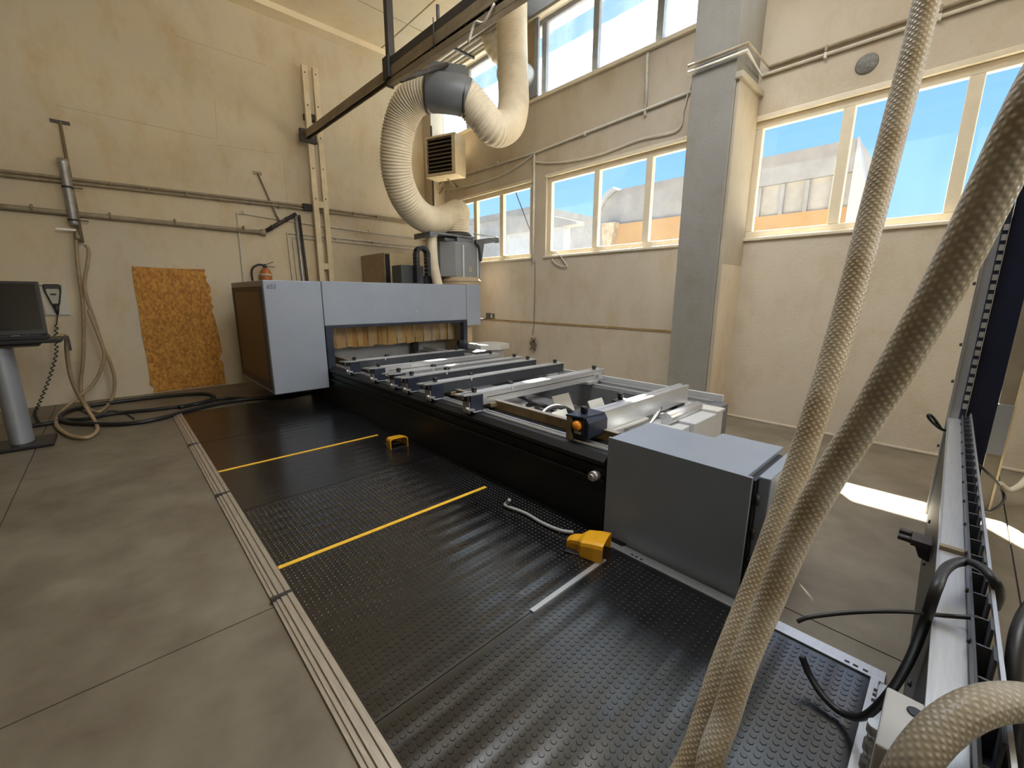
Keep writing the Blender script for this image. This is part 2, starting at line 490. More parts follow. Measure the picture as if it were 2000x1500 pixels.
# ------------------------------------------------------------------ the room shell
YB, XR, TW, ZC = 9.3, 6.2, 0.16, 6.6
XO = XR+TW
fl = struct('floor', MB().box((-7, -7, -0.20), (XO, YB, -0.012)), CONC_G)
xs_ = [-7, -4.2, -0.80, 2.45, XR]
ys_ = [-7, -3.2, -0.45, 2.32, 5.6, YB]
for i in range(len(xs_)-1):
    for j in range(len(ys_)-1):
        g = 0.004
        build('floor_slab', MB().box((xs_[i]+g, ys_[j]+g, -0.012), (xs_[i+1]-g, ys_[j+1]-g, 0.0)), CONC, fl)
build('shell_back', MB().box((-7, YB, -0.2), (XO, YB+0.3, ZC+0.3)), WALL_B).name = 'wall_back'
wb_ = bpy.data.objects['wall_back']; wb_['kind'] = 'structure'
JOINT = mat('plaster_joint', (0.34, 0.26, 0.16), 0.9, var=0.2)
for (u0, v0), (u1, v1) in (((108, 205), (425, 273)), ((425, 273), (419, 196)), ((343, 70), (520, 128)), ((563, 420), (553, 300)), ((425, 283), (540, 300))):
    build('plaster_joint', MB().beam(onY(u0, v0, YB), onY(u1, v1, YB), 0.004, 0.003, (0, 1, 0)), JOINT, wb_)
struct('wall_left', MB().box((-7.3, -7, -0.2), (-7, YB+0.3, ZC+0.3)), HALLD)
struct('wall_front', MB().box((-7.3, -7.3, -0.2), (XO, -7, ZC+0.3)), HALLD)
LO, HI = (2.40, 3.80), (5.18, 6.42)
low_open = [(-6.8, -2.6), (-1.95, 2.17), (2.72, 5.68), (6.06, 8.6)]
high_open = [(-6.8, -2.6), (-1.95, 2.17), (2.72, 9.15)]
wr_ = MB()
wr_.box((XR, -7, -0.2), (XO, YB, LO[0]))
wr_.box((XR, -7, LO[1]), (XO, YB, HI[0]))
wr_.box((XR, -7, HI[1]), (XO, YB, ZC+0.3))
for (z0, z1), ops in ((LO, low_open), (HI, high_open)):
    y = -7
    for a, b in ops+[(YB, YB)]:
        if a > y+1e-4: wr_.box((XR, y, z0), (XO, a, z1))
        y = b
struct('wall_right', wr_, WALL_R)
ce = struct('ceiling', MB().box((-7, -7, ZC+0.03), (XO, YB, ZC+0.3)), STEELB)
for j in range(12):
    y0 = -7+j*(YB+7)/12
    build('ceiling_slab', MB().box((-7, y0+0.012, ZC), (4.75, y0+(YB+7)/12-0.012, ZC+0.03)), WALL_C, ce)
    build('ceiling_slab', MB().box((4.78, y0+0.012, ZC), (XR, y0+(YB+7)/12-0.012, ZC+0.03)), WALL_C, ce)
struct('trim_1', MB().box((-7, YB-0.30, ZC-0.10), (XR, YB, ZC)), WALL_C)
struct('trim_2', MB().box((XR-0.012, 2.75, 1.12), (XR, 7.9, 1.15)), mat('rusty_ledge', (0.30, 0.19, 0.08), 0.8, var=0.35, scale=6))
# the square column between the two window bays and the one in the far corner
pl = struct('pillar', MB().box((5.50, 2.18, 0), (XR, 2.70, ZC)), PILLAR, 0.01)
build('cladding', MB().box((5.53, 2.145, 0), (XR, 2.18, 4.06)), CLAD, pl, 0.006, 'cream cladding')
build('ledge', MB().box((5.49, 2.10, 4.06), (XR, 2.185, 4.13)), CLAD, pl, 0.01)
build('plinth_patch', MB().box((5.56, 2.138, 0), (XR, 2.146, 2.05)), WALL_R, pl)
struct('pillar.001', MB().box((5.86, YB-0.35, 0), (XR, YB, ZC)), WALL_R, 0.01)
struct('baseboard_right', MB().box((XR-0.02, -6, 0), (XR, 2.13, 0.03)), WALL_R, 0.008)

def window(n, y0, y1, z0, z1, muls, fm, gm, sill=True, fw=0.09, xin=0.05):
    w = thing('window_%d' % n, None, None, (XR+xin, (y0+y1)/2, z0))
    w['kind'] = 'structure'
    X0, X1 = XR+xin, XR+xin+0.08
    f = MB()
    f.box((X0, y0, z0), (X1, y1, z0+fw)); f.box((X0, y0, z1-fw), (X1, y1, z1))
    f.box((X0, y0, z0+fw), (X1, y0+fw, z1-fw)); f.box((X0, y1-fw, z0+fw), (X1, y1, z1-fw))
    build('window_frame', f, fm, w, 0.008)
    ed = [y0+fw*0.5]+list(muls)+[y1-fw*0.5]
    for y in muls:
        build('mullion', MB().box((X0-0.005, y-0.055, z0+fw), (X1, y+0.055, z1-fw)), fm, w, 0.008)
    for a, b in zip(ed, ed[1:]):
        build('pane', MB().box((X0+0.036, a+0.04, z0+fw*0.8), (X0+0.042, b-0.04, z1-fw*0.8)), gm, w)
    if sill:
        build('window_sill', MB().box((XR-0.03, y0-0.03, z0-0.035), (X0, y1+0.03, z0+0.004)), fm, w, 0.008)
        build('surround', MB().box((XR-0.012, y0-0.03, z1-0.004), (X0, y1+0.03, z1+0.05)), fm, w, 0.006)
    return w
struct('trim_5', MB().box((XO, -7, LO[1]+0.02), (6.65, YB, LO[1]+0.14)), WALL_R)
struct('trim_6', MB().box((XO, -7, HI[1]+0.02), (6.65, YB, HI[1]+0.14)), WALL_R)
window(1, 2.72, 5.68, *LO, (3.62, 4.58), PVC, GLASS)
window(2, 6.06, 8.6, *LO, (6.98, 7.86), PVC, GLASS)
window(3, -1.95, 2.17, *LO, (-0.80, 0.26, 1.22), PVC, GLASS)
wu = window(4, 2.72, 9.15, *HI, (3.60, 4.72, 5.84, 6.94, 8.08), DKFRAME, GLASS_U, False, 0.07)
window(5, -1.95, 2.17, *HI, (-0.6, 0.8), DKFRAME, GLASS_U, False, 0.07)
window(6, -6.8, -2.6, *LO, (-5.4, -4.0), PVC, GLASS)
window(7, -6.8, -2.6, *HI, (-5.4, -4.0), DKFRAME, GLASS_U, False, 0.07)
struct('trim_3', MB().box((XR-0.05, 2.72, HI[0]-0.05), (XR+0.06, 9.15, HI[0]+0.01)), PVC, 0.008)
struct('trim_4', MB().box((XR-0.10, 2.72, HI[1]), (XR, 9.15, HI[1]+0.10)), PVC, 0.008)

# ------------------------------------------------------------------ outside the windows
struct('ground', MB().box((XO, -60, -0.3), (80, 70, -0.05)), mat('yard', (0.34, 0.31, 0.26), 0.9, var=0.1))
XB = 15.0
def bld(name, label, cat='building'):
    return thing(name, label, cat, (XB, 0, 0))
b = thing('vaulted_shed', 'grey concrete shed with a rounded roof edge and ochre base outside the middle window', 'building', (XB, 11.0, -0.05))
pA, pB, pC = onX(1163, 505, XB), onX(1200, 372, XB), onX(1345, 338, XB)
yl, zt = pA.y, pB.z
prof = [(yl, -0.05), (yl, 4.2)]
for k in range(1, 9):
    a = k/8*math.pi/2
    prof.append((yl-1.15*(1-math.cos(a)), 4.2+(zt-4.2)*math.sin(a)))
prof += [(6.6, zt), (6.6, -0.05)]
build('shell', MB().prism(prof, 'x', XB, XB+9), CASTC, b)
ch = MB()
for k in range(0, 7):
    ch.prism([(yl-1.15*(1-math.cos((k+j)/8*math.pi/2))+o, 4.2+(zt-4.2)*math.sin((k+j)/8*math.pi/2)+o) for j, o in ((0, 0.02), (1, 0.02), (1, 0.14), (0, 0.14))], 'x', XB-0.15, XB+9)
build('roof_rim', ch, OUTW, b)
zo = onX(1260, 432, XB).z
build('ochre_band', MB().box((XB-0.12, 6.6, 0), (XB, yl-0.9, zo)), OCHRE, b, label='ochre base wall')
cup = onX(1195, 455, XB-0.1)
build('hopper', MB().prism([(cup.y+0.32, cup.z+0.35), (cup.y-0.32, cup.z+0.35), (cup.y-0.18, cup.z-0.55), (cup.y+0.18, cup.z-0.55)], 'x', XB-0.4, XB-0.12), mat('weathered_hopper', (0.45, 0.36, 0.24), 0.8, var=0.3), b)
for k in range(4):
    yy = 7.2+k*1.1
    build('pilaster', MB().box((XB-0.10, yy, zo+0.02), (XB, yy+0.42, zt-1.3)), CASTC, b)

b = thing('gabled_warehouse', 'grey panelled warehouse with ochre base outside the window right of the column', 'building', (XB, 3.5, -0.05))
q0, q1 = onX(1480, 318, XB), onX(1662, 272, XB)
z1_, z0_ = q1.z, onX(1560, 352, XB).z
zb_ = onX(1550, 415, XB).z
ye = onX(1650, 440, XB).y
build('roof_band', MB().box((XB, ye, z0_), (XB+6, 6.4, z1_)), CASTC, b)
build('wall', MB().box((XB+0.15, ye, zb_), (XB+6, 6.4, z0_)), mat('outdoor_panel', (0.36, 0.34, 0.30), 0.9, var=0.1), b)
build('ochre_base', MB().box((XB+0.05, ye, -0.05), (XB+6, 6.4, zb_)), OCHRE, b, label='ochre base wall')
for k in range(6):
    yy = ye+0.35+k*0.62
    build('pilaster', MB().box((XB+0.02, yy, zb_), (XB+0.15, yy+0.10, z0_-0.02)), CASTC, b)
ga, gb = onX(1668, 272, XB), onX(1700, 425, XB)
build('gable_wall', MB().prism([(ye, -0.05), (ye, z1_+0.05), (gb.y, gb.z), (gb.y-0.1, -0.05)], 'x', XB-0.05, XB+0.3), OUTW, b)

b = thing('overhanging_house', 'pale house with an overhanging roof outside the left pane of the middle window', 'building', (XB, 15.0, -0.05))
h0, h1, h2 = onX(1076, 428, XB), onX(1128, 438, XB), onX(1100, 440, XB)
build('wall', MB().box((XB+0.05, h2.y, -0.05), (XB+0.5, h0.y+3, h1.z)), OUTW, b)
build('roof', MB().prism([(h1.y, h1.z), (h1.y, h1.z+0.12), (h0.y, h0.z+0.15), (h0.y+3, h0.z+0.5), (h0.y+3, h1.z)], 'x', XB-0.1, XB+0.5), CASTC, b)
b = thing('long_shed', 'pale weathered shed with a low sloping top outside the far left window', 'building', (22, 24.0, -0.05))
s0, s1 = onX(925, 430, 22), onX(1036, 408, 22)
build('wall', MB().box((22, onX(1052, 410, 22).y, -0.05), (28, s0.y+8, s0.z-0.35)), CASTC, b)
build('roof', MB().prism([(onX(1052, 410, 22).y-0.1, s0.z-0.35), (onX(1052, 410, 22).y-0.1, s1.z+0.1), (s0.y+8, s0.z+0.1), (s0.y+8, s0.z-0.35)], 'x', 21.8, 28), CASTC, b)
c0, c1 = onX(1006, 372, 12), onX(1040, 462, 12)
one('overhead_wire', MB().tube([c0+(c0-c1)*0.6, c0, c1, c1+(c1-c0)*2.4], 0.022, 6), STEELD, 'thin dark slanting stay wire outside the far left window', 'wire')

# ------------------------------------------------------------------ services on the right wall
def conduit(name, label, pts, r, m, clips=(), group=None, cat='conduit', n=8):
    t = thing(name, label, cat, pts[0], group)
    build('pipe', MB().tube(pts, r, n), m, t)
    for c in clips:
        c = Vector(c)
        build('clip', MB().box(c-Vector((0.02, 0.012, r*1.6)), c+Vector((0.02, 0.012, r*1.6))), m, t)
    return t
X1 = XR-0.03
for k, (dz, w) in enumerate(((0.0, 'upper'), (-0.07, 'lower'))):
    z = 4.36+dz
    pts = [(X1, -3, z-0.02), (X1, 2.07-dz, z), (5.46, 2.07, z), (5.46, 2.73, z)]
    conduit('wall_conduit', '%s of two pale conduits running over the right bay and round the column' % w, pts, 0.018, PIPEW if k else PIPE,
            [(X1, y, z-0.01) for y in (-0.4, 0.6, 1.5)])
conduit('wall_conduit', 'pale conduit sloping along the wall above the middle window, left of the column', [(X1, 2.71, 4.40), (X1, 5.95, 4.27), (X1, 8.9, 4.30)], 0.02, PIPEW, [(X1, y, 4.31) for y in (3.7, 4.8, 7.0)])
conduit('drop_conduit', 'vertical pale conduit on the pier between the two far windows', [(X1, 5.97, 4.26), (X1, 5.97, 2.30)], 0.022, PIPEW)
conduit('drop_conduit', 'short vertical conduit stub under the high window near the column', [(X1, 3.72, 5.10), (X1, 3.70, 4.40)], 0.022, PIPEW, [(X1, 3.70, 4.42)])
w = smooth([onX(u, v, XR-0.03) for u, v in ((1040, 316), (1072, 318), (1110, 315), (1170, 302), (1250, 272), (1322, 254), (1335, 215), (1350, 160), (1356, 140))], 6)
one('slack_cable', MB().tube(w, 0.012, 6), PIPEW, 'slack white cable looping above the middle window up to the column', 'cable')
w = smooth([onX(u, v, XR-0.03) for u, v in ((870, 372), (920, 362), (970, 346), (1010, 325), (1040, 303))], 6)
one('slack_cable', MB().tube(w, 0.014, 6), PIPEW, 'slack white cable hanging above the far left window', 'cable')
w = [onX(u, v, XR-0.012) for u, v in ((1045, 510), (1045, 560), (1043, 630), (1040, 655))]
t = thing('hanging_wire', 'thin dark wire hanging down the right wall with a tangle at its end', 'wire', w[-1])
build('wire', MB().tube(w, 0.006, 5), NEST, t)
kc = onX(1042, 672, XR-0.04)
tg = []
for k in range(60):
    a = k*1.9
    tg.append(kc+Vector((0.02*math.sin(k*0.7), 0.10*math.sin(a)*math.cos(k*0.37), 0.14*math.cos(a*0.83)*math.sin(k*0.21+0.6))))
build('tangle', MB().tube(tg, 0.006, 4), NEST, t)
w = smooth([onX(u, v, XR-0.03) for u, v in ((1078, 506), (1085, 515), (1098, 520), (1107, 519), (1098, 505), (1088, 492))], 5)
one('loose_cable_end', MB().tube(w, 0.010, 6), PIPEW, 'short loose white cable end curling under the middle window sill', 'cable')
hc = onX(1693, 125, XR)
one('round_patch', MB().lathe(hc, [(0.0, 0.0), (0.10, 0.0), (0.085, 0.02), (0.0, 0.012)], 20, (-1, 0, 0)), mat('grey_mortar', (0.20, 0.19, 0.17), 0.9, var=0.35, scale=25), 'round grey mortar plug on the right wall above the window', 'patch')
for (u, v), s in (((1142, 518), 'left'), ((1216, 520), 'right')):
    pass

# pipes bundled under the ceiling over the high windows
t = thing('pipe_bundle', 'parallel old pipes running under the ceiling above the high windows', 'pipes', (5.9, 7.5, 6.38))
for k in range(5):
    x = 6.02-0.12*k
    build('pipe', MB().tube([(x, 6.3, 6.46-0.02*(k % 2)), (x, YB-0.02, 6.46-0.02*(k % 2))], 0.04, 10), (PIPE, PIPEW)[k % 2], t)
build('hanger', MB().box((5.48, 7.6, 6.36), (6.08, 7.64, 6.40)), STEELD, t)
one('lintel_shade', MB().box((5.70, 2.72, 6.43), (6.05, 6.15, 6.585)), mat('shade_grey', (0.20, 0.21, 0.23), 0.5, var=0.1), 'grey strip along the ceiling edge above the high windows, in place of shade', 'shade strip', bevel=0.01)  # shade on the ceiling edge drawn as a grey box; no duct runs here

# panel and exhaust fan filling one bay of the high window
t = thing('exhaust_fan', 'wall exhaust fan on a brown panel in the high window behind the hose', 'fan', (6.17, 6.4, HI[0]+0.02))
build('panel', MB().box((6.16, 5.92, HI[0]+0.02), (6.21, 6.88, HI[1]-0.01)), TANP, t)
build('frame', MB().box((6.13, 5.88, HI[0]+0.02), (6.17, 5.97, HI[1]-0.01)).box((6.13, 5.97, HI[0]+0.02), (6.17, 6.88, HI[0]+0.36)), DKFRAME, t, 0.004)
fc = onX(1036, 146, 6.1)
build('duct_elbow', MB().tube(smooth([(6.14, fc.y+0.12, fc.z), (5.98, fc.y+0.10, fc.z), (5.88, fc.y+0.25, fc.z+0.03), (5.86, fc.y+0.45, fc.z+0.05)], 6), 0.19, 20), LIGHTGREY, t, label='round silver duct elbow')

# air heater by the far corner
hb = atD(862, 305, 8.75)
t = thing('air_heater', 'cream wall air heater with dark louvres by the far corner', 'heater', (hb.x, hb.y, hb.z-0.39))
Rz = Matrix.Translation(hb) @ Matrix.Rotation(math.radians(200), 4, 'Z')
T = lambda x, y, z: Rz @ Vector((x, y, z))
def lbox(mb, a, b): return mb.box(a, b, Rz)
hw, hh = 0.38, 0.39
cas = MB()
lbox(cas, (-0.34, -hw, -hh), (-0.02, hw, hh))
build('casing', cas, CREAM, t, 0.012)
fr = MB()
lbox(fr, (-0.02, -hw, -hh), (0.05, hw, -hh+0.07)); lbox(fr, (-0.02, -hw, hh-0.04), (0.05, hw, hh))
lbox(fr, (-0.02, -hw, -hh+0.07), (0.05, -hw+0.04, hh-0.04)); lbox(fr, (-0.02, hw-0.09, -hh+0.07), (0.05, hw, hh-0.04))
build('front_frame', fr, CREAM, t, 0.006)
bk = MB(); lbox(bk, (-0.02, -hw+0.04, -hh+0.07), (-0.01, hw-0.09, hh-0.04)); build('grille_back', bk, BLACKP, t)
for k in range(9):
    z = -hh+0.12+k*0.075
    l = MB()
    l.beam(T(0.028, -hw+0.04, z), T(0.028, hw-0.09, z), 0.045, 0.010, (Rz.to_3x3() @ Vector((0.75, 0, 1))))
    build('louvre', l, STEELB, t)
dr = MB(); dr.tube2([T(-0.34, 0.0, 0), T(-0.40, 0, 0), T(-0.50, 0, 0), T(-0.52, 0, 0)], [0.34, 0.33, 0.22, 0.05], (Rz.to_3x3() @ Vector((-1, 0, 0))), 24)
build('fan_drum', dr, CREAM, t)
brk = MB(); brk.beam(T(-0.2, 0, hh), (XR-0.01, hb.y+0.5, hb.z+hh+0.02), 0.05, 0.05); brk.beam(T(-0.2, 0, -hh+0.02), (XR-0.01, hb.y+0.5, hb.z-hh), 0.05, 0.05)
build('bracket', brk, STEELB, t)
w = smooth([onX(u, v, 6.05) for u, v in ((866, 350), (858, 360), (848, 372), (836, 368), (834, 382), (846, 374), (858, 378), (866, 366))], 5)
one('valve_pipework', MB().tube(w, 0.018, 6), STEELB, 'small tangled valve pipework below the air heater', 'pipework')
w = [(5.84, YB-0.40, 3.55), (5.84, YB-0.40, 5.4)]
one('corner_pipe', MB().tube(w, 0.02, 8), STEELD, 'thin dark vertical pipe beside the far corner', 'pipe')

# ------------------------------------------------------------------ the walkway: rubber mats in aluminium edging
MX0, MX1, MT = 0.52, 2.20, 0.022
def coins(x0, x1, y0, y1, z):
    mb = MB(); P = 0.0335; n = 10; r0, r1, h = 0.0125, 0.0105, 0.0022
    c = [(math.cos(2*math.pi*k/n), math.sin(2*math.pi*k/n)) for k in range(n)]
    V = []; Fs = []
    nx = int((x1-x0-0.03)/P); ny = int((y1-y0-0.03)/P)
    for i in range(nx):
        for j in range(ny):
            x = x0+0.03+i*P; y = y0+0.03+j*P; b = len(V)
            V += [(x+a*r0, y+s*r0, z-0.001) for a, s in c]+[(x+a*r1, y+s*r1, z+h) for a, s in c]
            Fs.append(tuple(range(b+n, b+2*n)))
            Fs += [(b+k, b+(k+1)%n, b+n+(k+1)%n, b+n+k) for k in range(n)]
    mb.v = [Vector(p) for p in V]; mb.f = Fs; mb.sm = [False]*len(Fs)
    return mb
mats_ = [(0.045, 1.328, 'nearest black studded rubber mat in the walkway, ending at the corner of the edging'),
         (1.332, 3.585, 'second studded rubber mat, crossed by the nearer yellow line'),
         (3.592, 5.66, 'third black rubber mat from the near end, crossed by the farther yellow line'),
         (5.67, 7.33, 'farthest black rubber mat, beneath the grey overhanging hood')]
for k, (y0, y1, lab) in enumerate(mats_):
    t = thing('rubber_mat', lab, 'mat', ((MX0+MX1)/2, (y0+y1)/2, 0), 'rubber mats of the walkway')
    xe = MX1 if k == 0 else 2.322
    build('sheet', MB().box((MX0, y0, 0.0005), (xe, y1, MT)), RUB_N if k < 2 else RUB_F, t)
    if k < 2:
        tag(build('studs', coins(MX0, xe, y0, y1, MT), RUB_N, t), kind='stuff')
one('seam_strip', MB().prism([(1.312, MT-0.002), (1.316, MT+0.006), (1.344, MT+0.006), (1.348, MT-0.002)], 'x', 1.40, 2.06).cyl((1.98, 1.33, MT+0.005), (1.98, 1.33, MT+0.0072), 0.007, 8), ALU, 'bright metal strip along the joint between the two nearest mats', 'strip')  # cut short: only the stretch that shines by reflection is drawn
def edging(name, label, x0, y0, x1, y1, m, slots=()):
    t = thing(name, label, 'edging', ((x0+x1)/2, (y0+y1)/2, 0), 'aluminium edging of the walkway')
    along_y = abs(y1-y0) > abs(x1-x0)
    b = MB()
    W = (x1-x0) if along_y else (y1-y0)
    hs = ((0.0, 0.18, 0.012), (0.18, 0.34, 0.020), (0.34, 0.40, 0.015), (0.40, 0.68, 0.026), (0.68, 0.74, 0.020), (0.74, 1.0, 0.030))
    for a, c, h in hs:
        if along_y: b.box((x0+W*a, y0, 0), (x0+W*c, y1, h))
        else: b.box((x0, y0+W*a, 0), (x1, y0+W*c, h))
    build('profile', b, m, t)
    for sx, sy in slots:
        s = MB()
        for d in (-0.035, 0.0, 0.03):
            if along_y: s.box((sx-0.006, sy+d-0.009, 0.0285), (sx+0.006, sy+d+0.009, 0.0315))
            else: s.box((sx+d-0.009, sy-0.006, 0.0285), (sx+d+0.009, sy+0.006, 0.0315))
        build('slot', s, BLACKP, t)
    return t
EY = [0.40, 2.355, 4.02, 5.66, 7.33]
EY[0] = 0.0
el = ['nearest length of the edging on the open floor side, running out of the picture', 'second length of the floor-side edging, beside the two yellow lines',
      'third length of the floor-side edging, beside the farther yellow line', 'far length of the floor-side edging, by the black hoses']
for k in range(4):
    edging('floor_edging', el[k], 0.425, EY[k]+0.006, 0.525, EY[k+1]-0.006, ALUDIRTY)
    if k:
        one('edging_joint', MB().box((0.421, EY[k]-0.012, 0.0), (0.53, EY[k]+0.012, 0.033)), STEELD, ('', 'dark joint clip of the floor-side edging just below the nearer yellow line', 'dark joint clip between second and third edging lengths', 'dark joint clip between third and far edging lengths')[k], 'clip')
edging('machine_edging', 'bright aluminium edging beside the grey control cabinet', 2.30, 0.0, 2.20, 1.42, ALU, [(2.222, 1.20), (2.222, 0.55), (2.222, 0.10)])
edging('end_edging', 'bright aluminium edging closing the near end of the walkway', 0.525, -0.06, 2.20, 0.043, ALU, [(2.10, 0.02), (2.02, -0.03)])
for (y, x0, x1, lab) in ((2.634, 0.53, 2.17, 'nearer yellow line across the black walkway'), (4.585, 0.53, 2.12, 'farther yellow line across the black walkway')):
    one('marking_line', MB().box((x0, y-0.016, MT-0.002), (x1, y+0.016, MT+0.004)), TAPE, lab, 'line', 'yellow lines on the walkway')

# ------------------------------------------------------------------ foot pedals
def pedal(cx, cy, rot, label, cab):
    t = thing('foot_pedal', label, 'pedal', (cx, cy, MT), 'yellow foot pedals')
    M = Matrix.Translation((cx, cy, MT+0.003)) @ Matrix.Rotation(rot, 4, 'Z')
    n = 12
    # hood: arch sections from the narrow neck at the back (+y) to the wide mouth (-y)
    secs = [(0.135, 0.035, 0.055), (0.10, 0.045, 0.075), (0.055, 0.052, 0.085), (0.02, 0.092, 0.105), (-0.06, 0.098, 0.118), (-0.125, 0.10, 0.122)]
    def arch(w, h, y, ins=0.0):
        pts = []
        for k in range(n+1):
            u = k/n
            if u < 0.25: p = (-(w-ins), (h-0.03-ins)*u/0.25)
            elif u > 0.75: p = ((w-ins), (h-0.03-ins)*(1-u)/0.25)
            else:
                a = math.pi*(1-(u-0.25)/0.5)
                c = math.cos(a); s = math.sin(a)
                p = ((w-ins)*math.copysign(abs(c)**0.55, c), (h-0.03-ins)+0.03*abs(s)**0.55)
            pts.append(M @ Vector((p[0], y, p[1])))
        return pts
    mb = MB(); V = []; Fs = []
    for (y, w, h) in secs: V += arch(w, h, y)
    for (y, w, h) in secs: V += arch(w, h, y, 0.008)
    K = n+1; S_ = len(secs)
    for i in range(S_-1):
        for k in range(n):
            a = i*K+k
            Fs.append((a, a+1, a+K+1, a+K))
            b_ = S_*K+a
            Fs.append((b_, b_+K, b_+K+1, b_+1))
    e0 = (S_-1)*K
    for k in range(n): Fs.append((e0+k, e0+k+1, S_*K+e0+k+1, S_*K+e0+k))
    Fs.append(tuple(range(K)))
    mb.add(V, Fs, False)
    build('hood', mb, YELLOW, t)
    build('base', MB().box((-0.09, -0.12, -0.003), (0.09, 0.13, 0.008), M), BLACKP, t, 0.003, 'black base plate')
    ped = MB(); ped.box((-0.06, -0.09, 0.02), (0.06, 0.03, 0.035), M @ Matrix.Rotation(math.radians(-12), 4, 'X'))
    build('treadle', ped, BLACKP, t, 0.003)
    if cab:
        build('cord', MB().tube(smooth(cab, 6), 0.013, 8), CABLEG, t)
    return t
hp = onZ(1158, 1060, 0.06)
pedal(2.06, 1.46, math.radians(18), 'yellow foot pedal with grey cord on the mat beside the grey cabinet',
      [onZ(u, v, MT+0.02) for u, v in ((1120, 1040), (1095, 1036), (1060, 1022), (1025, 1002), (988, 988))]+[onZ(990, 982, 0.06), onZ(995, 976, 0.10)])
pedal(2.10, 4.12, math.radians(-6), 'yellow foot pedal at the end of the farther yellow line', None)

# ------------------------------------------------------------------ control cabinet at the near end of the machine
t = thing('control_cabinet', 'low blue-grey steel cabinet at the near end of the machine', 'cabinet', (2.62, 1.05, 0))
build('body', MB().prism([(2.335, 0.66), (2.335, 1.505), (2.84, 1.505), (2.84, 1.03), (2.98, 1.03), (2.98, 0.66)], 'z', 0.0, 0.725), CABGREY, t, 0.004)
build('front_sheet', MB().box((2.315, 0.63, 0.0), (2.335, 1.515, 0.728)), CABGREY, t, 0.003)
build('side_recess', MB().box((2.36, 0.625, 0.02), (2.88, 0.662, 0.70)), BLACKP, t)
build('side_door', MB().box((2.40, 0.565, 0.02), (2.90, 0.625, 0.715)), CABGREY, t, 0.006)
for z in (0.18, 0.36, 0.56):
    build('hinge', MB().cyl((2.375, 0.612, z), (2.375, 0.612, z+0.06), 0.010, 8), STEELD, t)

# ------------------------------------------------------------------ the machining centre
mc = thing('machining_centre', 'large grey and black woodworking machining centre with a row of support beams', 'machine', (3.4, 4.5, 0))
Y0, Y1 = 1.53, 7.55
build('front_panel', MB().box((2.33, Y0, 0.0), (2.40, Y1, 0.535)), BLACKM, mc, 0.004)
build('ledge', MB().box((2.30, Y0, 0.385), (2.33, Y1, 0.41)), BLACKM, mc, 0.004)
build('top_lip', MB().prism([(2.30, 0.515), (2.30, 0.545), (2.345, 0.585), (2.40, 0.585), (2.40, 0.515)], 'y', Y0, Y1), BLACKM, mc)
build('ledge', MB().prism([(2.315, 0.47), (2.315, 0.49), (2.33, 0.505), (2.335, 0.46)], 'y', Y0, Y1), BLACKM, mc)
build('bed_beam', MB().box((2.40, Y0, 0.0), (2.68, Y1, 0.572)), BLACKM, mc)
for x in (2.425, 2.475):
    build('guide_rail', MB().prism([(x-0.016, 0.572), (x-0.016, 0.588), (x-0.010, 0.597), (x+0.010, 0.597), (x+0.016, 0.588), (x+0.016, 0.572)], 'y', Y0, Y1), ALU, mc, label='silver guide rail')
build('channel_side', MB().box((2.62, Y0+0.1, 0.572), (2.65, Y1, 0.650)), TANREFL, mc, label='channel side behind the rails with a tan reflection in its colour')
build('channel_lip', MB().box((2.61, Y0+0.1, 0.650), (2.66, Y1, 0.658)), ALUDIRTY, mc)
build('tray', MB().box((2.68, Y0, 0.0), (4.15, Y1, 0.30)), mat('tray_grey', (0.20, 0.20, 0.20), 0.5, var=0.2), mc)
build('rear_beam', MB().box((4.15, Y0, 0.0), (4.50, Y1, 0.58)), mat('bed_grey', (0.13, 0.135, 0.145), 0.45, var=0.15), mc, 0.006)
for x in (4.20, 4.40):
    build('guide_rail', MB().box((x-0.018, Y0+0.12, 0.58), (x+0.018, Y1, 0.606)), ALU, mc, 0.004, 'silver guide rail')
build('rear_lip', MB().box((4.47, Y0+0.05, 0.58), (4.50, Y1, 0.66)), LIGHTGREY, mc, 0.004)
# near end: servo housing, tube and small parts next to the cabinet
eh = build('end_housing', MB().box((3.06, 1.50, 0.28), (3.55, 1.86, 0.55)).box((3.55, 1.46, 0.25), (4.18, 1.90, 0.575)), LIGHTGREY, mc, 0.008)
build('tube', MB().cyl((3.42, 1.66, 0.60), (4.05, 1.66, 0.60), 0.055, 18), ALUX, eh)
build('cover_plate', MB().box((4.02, 1.45, 0.575), (4.20, 1.90, 0.60)), WHITEP, eh, 0.004)
build('collar', MB().lathe((3.63, 1.80, 0.575), [(0.075, 0), (0.075, 0.025), (0.045, 0.03), (0.045, 0.012)], 20), ALUX, eh)
build('ribbed_foot', MB().tube([(3.62+0.012*k, 1.50, 0.20) for k in range(24)], [0.085 if k % 2 else 0.07 for k in range(24)], 16), STEELD, eh)
gap = MB()
for k in range(3):
    p0 = Vector((2.74+0.03*k, 1.66, 0.62)); p1 = Vector((3.30+0.05*k, 1.70, 0.66+0.02*k))
    gap = MB().tube(smooth([p0, p0*0.7+p1*0.3+Vector((0, -0.05, -0.03)), p0*0.35+p1*0.65+Vector((0, -0.04, -0.02)), p1], 8), 0.006, 6)
    build('sensor_wire', gap, CABLEB, mc)
build('connector', MB().cyl((2.72, 1.63, 0.585), (2.72, 1.63, 0.625), 0.03, 14).cyl((2.80, 1.66, 0.585), (2.80, 1.66, 0.615), 0.022, 12), mat('brass', (0.5, 0.36, 0.16), 0.35, metal=0.8), mc)
build('socket', MB().cyl((2.27, 1.60, 0.43), (2.33, 1.60, 0.43), 0.035, 16).cyl((2.25, 1.60, 0.43), (2.27, 1.60, 0.43), 0.022, 12), GALV, mc, label='metal socket on the black front')
